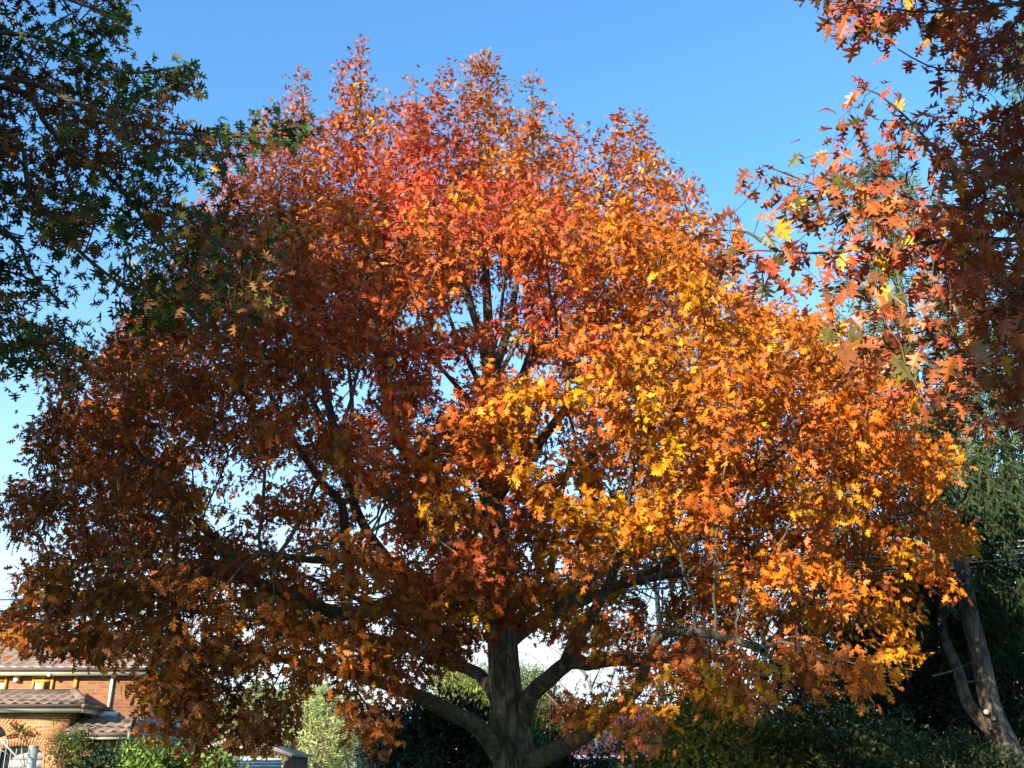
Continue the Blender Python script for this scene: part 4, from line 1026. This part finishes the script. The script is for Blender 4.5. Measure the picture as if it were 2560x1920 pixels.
birch(460, 38, 1440, 96, 'bare pale tree far behind the left leaves', TAN, 30, 60, .7, 0, .06)
#birch(840, 40, 1560, 97, 'bare pale tree far behind the left limb near the dry grass', TAN, -30, 60, .7, 0, .06)

# overhead wires
def wires():
    for k, (yl, yr, Y) in enumerate([(1404, 1337, 23.0), (1424, 1350, 23.2), (1436, 1358, 23.4), (1450, 1366, 23.0), (1468, 1378, 23.3), (1476, 1392, 23.5)]):
        a, c = at(-500, yl + 70, Y), at(2900, yr - 10, Y - 5.2)
        s = np.linspace(0, 1, 60)[:, None]
        pl = a + (c - a) * s - np.array([0, 0, .25]) * (4 * s * (1 - s))
        b = MB(); b.tube(pl, .017, 5)
        o = b.build('power_line', M['wire'])
        tag(o, ['highest', 'second highest', 'third highest', 'fourth highest', 'second lowest', 'lowest'][k] + ' of the six thin overhead wires passing behind the oak', 'power line', 'overhead wires behind the oak')
M['wire'] = noise_mat('wire_metal', [(.3, (.34, .35, .37)), (.7, (.46, .47, .5))], 3, .5, metal=.2)
wires()

# ================================================================== brick house, shed and the red roofed house
def brick_mat():
    m, t, b = new_mat('brick_wall')
    tx = t.nodes.new('ShaderNodeTexCoord'); sp = t.nodes.new('ShaderNodeSeparateXYZ'); t.links.new(tx.outputs['Object'], sp.inputs[0])
    a = t.nodes.new('ShaderNodeMath'); a.operation = 'ADD'; t.links.new(sp.outputs['X'], a.inputs[0]); t.links.new(sp.outputs['Y'], a.inputs[1])
    cb = t.nodes.new('ShaderNodeCombineXYZ'); t.links.new(a.outputs[0], cb.inputs['X']); t.links.new(sp.outputs['Z'], cb.inputs['Y'])
    br = t.nodes.new('ShaderNodeTexBrick'); br.inputs['Scale'].default_value = 1.0
    br.inputs['Brick Width'].default_value = 0.24; br.inputs['Row Height'].default_value = 0.09; br.inputs['Mortar Size'].default_value = 0.008; br.inputs['Bias'].default_value = -.2
    br.inputs['Color1'].default_value = (.43, .15, .05, 1); br.inputs['Color2'].default_value = (.60, .255, .09, 1); br.inputs['Mortar'].default_value = (.40, .30, .22, 1)
    t.links.new(cb.outputs[0], br.inputs['Vector'])
    n = t.nodes.new('ShaderNodeTexNoise'); n.inputs['Scale'].default_value = 3; n.inputs['Detail'].default_value = 6
    t.links.new(tx.outputs['Object'], n.inputs['Vector'])
    mxx = t.nodes.new('ShaderNodeMix'); mxx.data_type = 'RGBA'; mxx.blend_type = 'OVERLAY'; mxx.inputs[0].default_value = .35
    t.links.new(br.outputs['Color'], mxx.inputs[6]); t.links.new(n.outputs['Color'], mxx.inputs[7]); t.links.new(mxx.outputs[2], b.inputs['Base Color'])
    b.inputs['Roughness'].default_value = .9
    bp = t.nodes.new('ShaderNodeBump'); bp.inputs['Strength'].default_value = .4; bp.inputs['Distance'].default_value = .01; bp.invert = True
    t.links.new(br.outputs['Fac'], bp.inputs['Height']); t.links.new(bp.outputs[0], b.inputs['Normal'])
    return m
M['brick'] = brick_mat()
M['soldier'] = noise_mat('arch_brick', [(.3, (.42, .17, .08)), (.7, (.58, .28, .13))], 5, .9, 5, .3)
M['tile'] = noise_mat('roof_tile', [(.25, (.11, .075, .055)), (.5, (.19, .135, .10)), (.75, (.29, .22, .165))], 4.0, .85, 8, .3, 30)
M['gutter'] = noise_mat('brown_gutter', [(.3, (.16, .11, .085)), (.7, (.22, .15, .12))], 2, .45)
M['fascia'] = noise_mat('cream_fascia', [(.3, (.55, .56, .40)), (.7, (.66, .66, .50))], 2, .6)
M['timber'] = noise_mat('orange_timber', [(.3, (.58, .24, .035)), (.7, (.68, .32, .06))], 5, .55, stretch=(1, 1, .2))
M['soffit'] = noise_mat('dark_soffit', [(.3, (.10, .07, .055)), (.7, (.14, .10, .08))], 3, .8)
M['white'] = noise_mat('white_paint', [(.3, (.74, .74, .72)), (.7, (.82, .82, .80))], 4, .6)
M['gatepaint'] = noise_mat('weathered_gate_paint', [(.3, (.36, .36, .35)), (.7, (.5, .5, .48))], 8, .6)
M['steel'] = noise_mat('steel', [(.3, (.42, .40, .34)), (.7, (.54, .52, .45))], 4, .38, metal=.55)
M['greydoor'] = noise_mat('grey_panel', [(.3, (.30, .30, .30)), (.7, (.38, .38, .38))], 3, .6)
M['shedwood'] = noise_mat('dark_boards', [(.3, (.075, .045, .030)), (.7, (.20, .125, .085))], 5, .9, 6, .3, 20, (2, 2, .15))
M['shedroof'] = noise_mat('grey_green_roof', [(.3, (.12, .125, .10)), (.7, (.18, .185, .15))], 2, .7)
M['redroof'] = noise_mat('red_iron_roof', [(.3, (.065, .011, .016)), (.7, (.10, .020, .027))], 2, .55, stretch=(6, 1, 1))
M['lilac'] = noise_mat('pale_lilac_paint', [(.3, (.20, .20, .30)), (.7, (.26, .26, .36))], 2, .6)
M['bluemetal'] = noise_mat('blue_flashing', [(.3, (.16, .30, .42)), (.7, (.22, .38, .5))], 2, .4)
def glass_mat():
    m, t, b = new_mat('window_glass')
    b.inputs['Base Color'].default_value = (.02, .025, .03, 1); b.inputs['Roughness'].default_value = .06; b.inputs['Specular IOR Level'].default_value = .6
    return m
M['glass'] = glass_mat()
M['curtain'] = noise_mat('white_curtain', [(.3, (.75, .73, .68)), (.7, (.85, .83, .78))], 9, .9, stretch=(6, 1, .3))
M['ink'] = noise_mat('dark_ink', [(.3, (.03, .03, .035)), (.7, (.05, .05, .05))], 5, .7)

def tiled_slope(mb, P0, P1, back, i0, i1, courses=None, tw=.30):
    """rolled tiles from the eave line P0-P1 up along the vector back; i0/i1 = how far each end leans in at the top (hips)"""
    P0, P1, back = [np.asarray(v, float) for v in (P0, P1, back)]
    u = P1 - P0; L = np.linalg.norm(u); u = u / L
    nrm = vnorm(np.cross(u, back)); nrm = nrm if nrm[2] > 0 else -nrm
    ln = np.linalg.norm(back); nc = courses or max(2, int(ln / .32))
    nx = int(L / tw * 6)
    for c in range(nc):
        f0, f1 = c / nc, (c + 1) / nc + .02
        V, Fs = [], []
        x0 = [i0 * f0, i0 * min(f1, 1)]; x1 = [L - i1 * f0, L - i1 * min(f1, 1)]
        xs = np.linspace(0, L, nx + 1)
        for x in xs:
            wv = .028 * math.sin(2 * math.pi * x / tw)
            a = min(max(x, x0[0]), x1[0]); b_ = min(max(x, x0[1]), x1[1])
            V.append(P0 + u * a + back * f0 + nrm * (.045 + wv)); V.append(P0 + u * b_ + back * min(f1, 1) + nrm * (.012 + wv))
            V.append(P0 + u * a + back * f0 + nrm * (wv + .005))
        for k in range(nx):
            Fs.append((3 * k, 3 * k + 3, 3 * k + 4, 3 * k + 1)); Fs.append((3 * k + 2, 3 * k + 5, 3 * k + 3, 3 * k))
        mb.add(V, Fs)

def house():
    YG, YM, YL = 27.75, 28.7, 28.2
    t = thing('brick_house', 'orange brick house with brown tiled roofs at the lower left behind the oak', 'house', (-15, 29, 0))
    X = lambda x, y, Y: at(x, y, Y)[0]
    Z = lambda y, Y: at(0, y, Y)[2]
    XL = -22.0
    # main two storey block
    xm = X(342, 1800, YM); ze = Z(1676, 28.42); ym1 = 35.0
    b = MB(); b.box(XL, xm, YM, ym1, 0, ze + .05); b.build('wall', M['brick'], t)
    # garage wing with its openings
    xg = X(172, 1800, YG); zg = Z(1775, 27.3)
    def arch(cx, hw, ys, yt, n=14):
        c = X(cx, ys, YG); a = X(cx + hw, ys, YG) - c; z0 = Z(ys, YG); h = Z(yt, YG) - z0
        return [(c + a * math.cos(q), z0 + h * math.sin(q)) for q in np.linspace(0, math.pi, n)]
    A1 = arch(48, 60, 1890, 1864); A2 = arch(-45, 62, 1850, 1805)
    z_low = A2[0][1] - .05
    # lower strip around the doorway, then the piece around the arched window
    b = MB()
    o = [(xg, 0), (xg, z_low), (XL, z_low), (XL, 0), (A1[-1][0], 0)] + A1[::-1] + [(A1[0][0], 0)]
    b.prism([(x, YG, z) for x, z in o], (0, .25, 0))
    o = [(xg, z_low), (xg, zg), (XL, zg), (XL, z_low), (A2[-1][0], z_low)] + A2[::-1] + [(A2[0][0], z_low)]
    b.prism([(x, YG, z) for x, z in o], (0, .25, 0))
    b.box(xg - .25, xg - .001, YG + .251, YM - .002, 0, zg)
    b.build('wall', M['brick'], t)
    b = MB()
    for A, dep in ((A1, .30), (A2, .32)):
        P = np.array(A); 
        Q = np.array([np.interp(np.linspace(0, 1, 27), np.linspace(0, 1, len(P)), P[:, k]) for k in (0, 1)]).T
        nrm = np.gradient(Q, axis=0); nrm = np.stack([nrm[:, 1], -nrm[:, 0]], 1); nrm /= np.linalg.norm(nrm, axis=1)[:, None]
        nrm *= np.sign((nrm[:, 1] + .001))[:, None] * np.where(nrm[:, 1:2] * 0 + 1, 1, 1)
        for k in range(26):
            a0, a1 = Q[k] * .94 + Q[k + 1] * .06, Q[k] * .06 + Q[k + 1] * .94
            n0, n1 = nrm[k] * dep, nrm[k + 1] * dep
            b.prism([(a0[0], YG - .018, a0[1]), (a1[0], YG - .018, a1[1]), (a1[0] + n1[0], YG - .018, a1[1] + n1[1]), (a0[0] + n0[0], YG - .018, a0[1] + n0[1])], (0, .03, 0))
    b.build('arch_ring', M['soldier'], t)
    # panelled door and dark window behind the openings
    b = MB()
    for k in range(12):
        b.box(A1[-1][0] - .2, A1[0][0] + .2, YG + .33, YG + .36 + .01 * (k % 2), .04 + k * .19, .04 + k * .19 + .18)
    b.build('door', M['greydoor'], t)
    b = MB(); b.box(A2[-1][0] - .1, A2[0][0] + .1, YG + .3, YG + .32, z_low - .1, A2[7][1] + .1); b.build('window', M['glass'], t)
    # garage roof
    Ye = 27.4; xe = X(208, 1760, Ye); zt = Z(1759, Ye)
    D, rise = 1.05, .33
    def eaves(x0, x1, y, z, name_right=None, yb=None, fh=.13):
        g = MB(); g.box(x0, x1, y - .05, y + .01, z - .10, z - .005); gg = g
        f = MB(); f.box(x0, x1 - .05, y + .012, y + .035, z - .10 - fh, z - .06)
        s = MB(); s.box(x0, x1 - .06, y + .04, (yb or y + .55) - .004, z - .10 - fh + .01, z - .10 - fh + .025)
        return g, f, s
    g, f, s = eaves(XL, xe, Ye, zt, fh=.12)
    g.box(xe + .001, xe + .09, Ye - .09, YM - .05, zt - .10, zt - .005); f.box(xe - .04, xe - .015, Ye + .04, YM - .05, zt - .22, zt - .06); s.box(xg + .002, xe - .07, YG + .0, YM - .05, zt - .18, zt - .165)
    g.build('gutter', M['gutter'], t); f.build('fascia', M['fascia'], t); s.build('soffit', M['soffit'], t)
    r = MB()
    tiled_slope(r, (XL, Ye - .05, zt), (xe + .05, Ye - .05, zt), (0, D, rise), 0, .80)
    tiled_slope(r, (xe + .05, Ye - .05, zt), (xe + .05, YM - .02, zt), (-.80, 0, rise), 1.05, 0)
    r.tube([(xe + .02, Ye - .06, zt + .06), (xe - .72, Ye + D - .05, zt + rise + .06)], .10, 8); r.tube([(XL, Ye + D, zt + rise + .02), (xe - .74, Ye + D, zt + rise + .02)], .09, 8)
    r.add([(XL, Ye + D, zt + rise), (xe - .75, Ye + D, zt + rise), (xe - .75, YM + .0, zt + rise - .1), (XL, YM, zt + rise - .1)], [(0, 1, 2, 3)])
    r.build('roof', M['tile'], t)
    # main roof, hipped
    Yr = 28.42; zr = Z(1668, Yr); xr = xm + .45
    g, f, s = eaves(XL, xr, Yr, zr, fh=.12)
    g.box(xr + .001, xr + .09, Yr - .09, ym1, zr - .10, zr - .005); f.box(xr - .04, xr - .015, Yr + .04, ym1, zr - .22, zr - .06); s.box(xm + .002, xr - .07, YM, ym1, zr - .18, zr - .165)
    g.build('gutter', M['gutter'], t); f.build('fascia', M['fascia'], t); s.build('soffit', M['soffit'], t)
    r = MB()
    tiled_slope(r, (XL, Yr - .05, zr), (xr + .05, Yr - .05, zr), (0, 3.4, 1.36), 0, 3.4, tw=.32)
    tiled_slope(r, (xr + .05, Yr - .05, zr), (xr + .05, ym1 + .3, zr), (-3.4, 0, 1.36), 3.4, 3.4, tw=.32)
    r.tube([(xr + .02, Yr - .05, zr + .06), (xr - 3.35, Yr + 3.35, zr + 1.42)], .11, 8)
    r.build('roof', M['tile'], t)
    # upper windows
    def window(x0, x1, y0, y1, Y, panes):
        a, c = at(x0, y1, Y), at(x1, y0, Y)
        wl, wr, zb, ztp = a[0], c[0], a[2], c[2]
        f = MB(); fw = .07
        f.box(wl, wr, Y - .05, Y + .01, ztp - fw, ztp); f.box(wl, wr, Y - .05, Y + .01, zb, zb + fw)
        f.box(wl, wl + fw, Y - .05, Y + .01, zb + fw, ztp - fw); f.box(wr - fw, wr, Y - .05, Y + .01, zb + fw, ztp - fw)
        zm = zb + (ztp - zb) * .64
        f.box(wl + fw, wr - fw, Y - .05, Y + .01, zm, zm + fw * 1.3)
        mx_ = (wl + wr) / 2
        f.box(mx_ - fw * .8, mx_ + fw * .8, Y - .052, Y + .009, zb + fw, zm); f.box(mx_ - fw * .5, mx_ + fw * .5, Y - .052, Y + .009, zm + fw * 1.3, ztp - fw)
        w = f.build('window', M['timber'], t)
        g = MB(); g.box(wl + fw, wr - fw, Y - .012, Y - .004, zb + fw, ztp - fw); g.build('pane', M['glass'], w)
        cu = MB()
        if panes > 0: cu.box(wl + fw, wl + fw + .17, Y - .018, Y - .014, zb + fw, zm)
        else: cu.box(wr - fw - .17, wr - fw, Y - .018, Y - .014, zb + fw, zm)
        cu.build('curtain', M['curtain'], w)
        return w
    window(76, 138, 1687, 1740, YM - .01, 1)
    window(-50, 22, 1687, 1740, YM - .01, -1)
    b = MB(); b.box(X(187, 1700, YM), X(196, 1700, YM), YM - .06, YM - .003, Z(1735, YM), Z(1690, YM)); b.build('timber_post', M['timber'], t)
    # lean-to roof along the front right
    Yl = 27.6; zl = Z(1830, Yl); xl = X(322, 1832, Yl); xl0 = xg + .02; xw = X(302, 1850, YL)
    b = MB(); b.box(xl0, xw, YL, YM - .003, 0, zl - .19); b.box(xw - .3, xw - .002, YM, 33, 0, zl - .19); b.build('wall', M['brick'], t)
    g, f, s = eaves(xl0, xl, Yl, zl, yb=YL, fh=.08)
    g.box(xl + .001, xl + .09, Yl - .09, 33, zl - .10, zl - .005); f.box(xl - .04, xl - .015, Yl + .04, 33, zl - .18, zl - .06); s.box(xw + .002, xl - .07, YL, 33, zl - .18, zl - .165)
    g.build('gutter', M['gutter'], t); f.build('fascia', M['fascia'], t); s.build('soffit', M['soffit'], t)
    r = MB()
    tiled_slope(r, (xl0, Yl - .05, zl), (xl + .05, Yl - .05, zl), (0, 1.12, .44), 0, .34)
    tiled_slope(r, (xl + .05, Yl - .05, zl), (xl + .05, 33, zl), (-.34, 0, .30), 1.1, 0)
    r.build('roof', M['tile'], t)
    b = MB(); b.box(xl0, xl - .75, YM - .07, YM - .004, zl + .42, zl + .56); b.build('flashing', M['white'], t)
    b = MB(); b.box(xm + .003, xm + .06, YM + .05, 33, zl + .30, zl + .42); b.build('flashing', M['bluemetal'], t)
    b = MB(); b.tube([(xw + .06, YL - .06, 0), (xw + .06, YL - .06, zl - .19)], .04, 8); b.build('downpipe', M['white'], t, True)
    b = MB(); b.tube([(X(283, 1700, YM), YM - .06, Z(1770, YM)), (X(283, 1700, YM), YM - .06, Z(1685, YM))], .045, 8); b.build('downpipe', M['white'], t, True)
    c = at(45, 1697, YM)
    b = MB(); b.box(c[0] - .065, c[0] + .065, YM - .13, YM - .003, c[2] - .08, c[2] + .08); b.box(c[0] - .045, c[0] + .045, YM - .11, YM - .02, c[2] + .081, c[2] + .11)
    b.build('wall_lamp', M['white'], t)  # white box lamp on the upper wall
    c = at(123, 1687, 28.4)
    b = MB()
    th = np.linspace(-1.4, 1.4, 7); b.tube([(c[0], c[1], c[2] + .055 * math.sin(q)) for q in th], [.055 * math.cos(q) for q in th], 10); b.build('globe_lamp', M['white'], t, True)
house()

def yard_things():
    Y = 26.2
    c = at(84, 1870, Y)
    p = thing('steel_post', 'shiny round steel post in front of the grey arched doorway', 'post', (c[0], Y, 0))
    b = MB(); b.tube([(c[0], Y, 0), (c[0], Y, c[2] + .02)], .115, 20); b.build('shaft', M['steel'], p, True)
    b = MB(); b.tube([(c[0], Y, c[2] + .021), (c[0], Y, c[2] + .05), (c[0], Y, c[2] + .06)], [.125, .12, .05], 20); b.build('cap', M['steel'], p, True)
    # white iron gate
    Y = 25.6
    g0 = at(20, 1900, Y)
    g = thing('iron_gate', 'thin pale iron gate with diagonal brace at the lower left corner', 'gate', (g0[0], Y, 0))
    q = lambda x, y, dy=0: at(x, y, Y + dy)
    b = MB(); b.tube([q(-30, 1848), q(0, 1848), q(20, 1849), q(20, 1870)], .014, 6); b.tube([q(-30, 1858), q(20, 1885)], .012, 6); b.tube([q(0, 1848, -.02), q(40, 1890, -.02), q(68, 1925, -.02)], .016, 6); b.build('frame', M['gatepaint'], g, True)
    for x in (-12, 3, 16, 29, 42, 55):
        b = MB(); b.tube([q(x, 1868 if x < 25 else 1872, .02), (q(x, 1900, .02)[0], Y + .02, .1)], .010, 6); b.build('bar', M['gatepaint'], g, True)
    b = MB(); b.tube([q(-30, 1930, .04), q(68, 1928, .04)], .014, 6); b.tube([q(68, 1928, 0), (q(68, 1930)[0], Y, 0)], .02, 6); b.build('lower_rail', M['gatepaint'], g, True)
yard_things()
shrub('climbing_rose', 'climbing rose with red flowers on the corner of the brick house', 'climbing plant',
      [bl(152, 1795, 27.45, .18, .10, .20), bl(158, 1830, 27.45, .22, .12, .26), bl(120, 1865, 27.4, .28, .14, .26), bl(155, 1890, 27.3, .36, .16, .34), bl(195, 1860, 27.4, .22, .2, .42), bl(60, 1832, 27.6, .22, .07, .09), bl(38, 1822, 27.6, .14, .06, .08), bl(190, 1920, 27.2, .4, .2, .3)],
      1400, .07, [(.05, .09, .02), (.09, .14, .03), (.22, .22, .04), (.14, .08, .03)], 75, per=6, flowers=[at(212, 1815, 26.4), at(216, 1820, 26.45), at(214, 1842, 26.4), at(211, 1847, 26.45), at(212, 1811, 26.45)], stems=16)

def shed():
    Y = 40.0; Yb = Y + 3.9
    t = thing('garden_shed', 'dark brown boarded shed with white roller door and gable roof', 'shed', (at(598, 1900, Y)[0], Y + 2, 0))
    X = lambda x: at(x, 1900, Y)[0]
    Z = lambda y: at(0, y, Y)[2]
    xa, xl, xr = X(598), X(474), X(721); za, ze = Z(1839), Z(1888)
    b = MB()
    n = 26
    xs = np.linspace(xl, xr, n + 1)
    top = lambda x: za - (za - ze) * abs(x - xa) / (xr - xa)
    dl, dr, dz = X(586), X(705), Z(1894)
    for k in range(n):
        a, c = xs[k] + .006, xs[k + 1] - .006
        pr = .0 if k % 2 else .018
        zb = dz + .06 if (c > dl - .03 and a < dr + .03) else 0
        b.prism([(a, Y - pr, zb), (c, Y - pr, zb), (c, Y - pr, top(c)), ((a + c) / 2, Y - pr, top((a + c) / 2)), (a, Y - pr, top(a))], (0, .05, 0))
    ys = np.linspace(Y + .06, Yb, 25)
    for k in range(24):
        pr = .0 if k % 2 else .018
        b.box(xr - .05, xr - .01 + pr, ys[k] + .006, ys[k + 1] - .006, 0, ze - .02); b.box(xl + .01 - pr, xl + .05, ys[k] + .006, ys[k + 1] - .006, 0, ze - .02)
    b.build('wall', M['shedwood'], t)
    r = MB(); ov = .12; sl = (za - ze) / (xr - xa)
    for sgn, xe in ((1, xr), (-1, xl)):
        r.prism([(xa, Y - ov, za + .03), (xe + sgn * .14, Y - ov, ze - sl * .14 + .03), (xe + sgn * .14, Y - ov, ze - sl * .14 + .08), (xa, Y - ov, za + .08)], (0, Yb - Y + 2 * ov, 0))
    r.build('roof', M['shedroof'], t)
    f = MB()
    for sgn, xe in ((1, xr), (-1, xl)):
        f.prism([(xa, Y - ov - .025, za - .06), (xe + sgn * .15, Y - ov - .025, ze - sl * .15 - .06), (xe + sgn * .15, Y - ov - .025, ze - sl * .15 + .09), (xa, Y - ov - .025, za + .09)], (0, .022, 0))
    f.build('barge_board', M['barge'], t)
    d = MB()
    for k in range(int(dz / .12)):
        d.prism([(dl, Y - .005, k * .12), (dl, Y - .035, k * .12 + .03), (dl, Y - .035, k * .12 + .09), (dl, Y - .005, k * .12 + .118)], (dr - dl, 0, 0))
    d.build('roller_door', M['white'], t)
    c = at(603, 1872, Y - .03)
    p = MB(); p.box(c[0] - .05, c[0] + .05, Y - .04, Y - .028, c[2] - .10, c[2] + .10); pl = p.build('plate', M['white'], t)
    p = MB(); p.box(c[0] - .02, c[0] + .022, Y - .046, Y - .041, c[2] - .065, c[2] - .05); p.box(c[0] - .02, c[0] + .022, Y - .046, Y - .041, c[2] - .005, c[2] + .008); p.box(c[0] - .02, c[0] - .006, Y - .046, Y - .041, c[2] - .049, c[2] - .006)
    p.box(c[0] + .008, c[0] + .022, Y - .046, Y - .041, c[2] - .049, c[2] - .006); p.box(c[0] - .02, c[0] - .006, Y - .046, Y - .041, c[2] + .009, c[2] + .06); p.build('mark', M['ink'], pl)
M['barge'] = noise_mat('pale_barge', [(.3, (.36, .28, .26)), (.7, (.48, .38, .36))], 3, .7)
shed()

def red_house():
    Y = 46.0
    x0, x1 = at(1440, 1880, Y)[0], at(1760, 1880, Y)[0]
    ze = at(0, 1889, Y)[2]; zr = ze + 2.3
    t = thing('red_roofed_house', 'house with dull red corrugated roof seen low behind the right limb', 'house', ((x0 + x1) / 2, Y + 2, 0))
    r = MB(); n = 90; V, Fs = [], []
    D = 5.0
    for k in range(n + 1):
        x = x0 - .3 + (x1 - x0 + .6) * k / n; w = .02 * (k % 2)
        V += [(x, Y - .4, ze + w), (x, Y + D, zr + w)]
    Fs = [(2 * k, 2 * k + 2, 2 * k + 3, 2 * k + 1) for k in range(n)]
    r.add(V, Fs)
    r.prism([(x0 - .3, Y - .4, ze - .04), (x0 - .3, Y + D, zr - .04), (x0 - .3, Y + 2 * D, ze - .04)], (x1 - x0 + .6, 0, 0))
    r.build('roof', M['redroof'], t)
    b = MB(); b.box(x0 - .3, x1 + .3, Y - .52, Y - .42, ze - .14, ze + .01); b.build('gutter', M['lilac'], t)
    b = MB(); b.box(x0, x1, Y, Y + 2 * D - .6, 0, ze - .05); b.build('wall', M['soffit'], t)
    for xx in (1520, 1640):
        c = at(xx, 1905, Y)
        b = MB(); b.box(c[0] - .5, c[0] + .5, Y - .05, Y - .003, 1.1, ze - .2); f = b.build('window', M['white'], t)
        b = MB(); b.box(c[0] - .44, c[0] + .44, Y - .06, Y - .052, 1.16, ze - .26); b.build('pane', M['glass'], f)
    Y = 49.0
    x0, x1 = at(1335, 1830, Y)[0], at(1452, 1830, Y)[0]; zt = at(0, 1829, Y)[2]; zb = at(0, 1848, Y)[2]
    t = thing('white_building', 'low white roofed building behind the red roofed house', 'building', ((x0 + x1) / 2, Y + 2, 0))
    b = MB(); b.box(x0, x1, Y, Y + 4, 0, zb); b.build('wall', M['greydoor'], t)
    b = MB(); b.prism([(x0 - .2, Y - .3, zb + .002), (x0 - .2, Y - .3, zt - .06), (x0 - .2, Y + 2, zt + .1), (x0 - .2, Y + 4.3, zt - .06), (x0 - .2, Y + 4.3, zb + .002)], (x1 - x0 + .4, 0, 0)); b.build('roof', M['white'], t)
red_house()
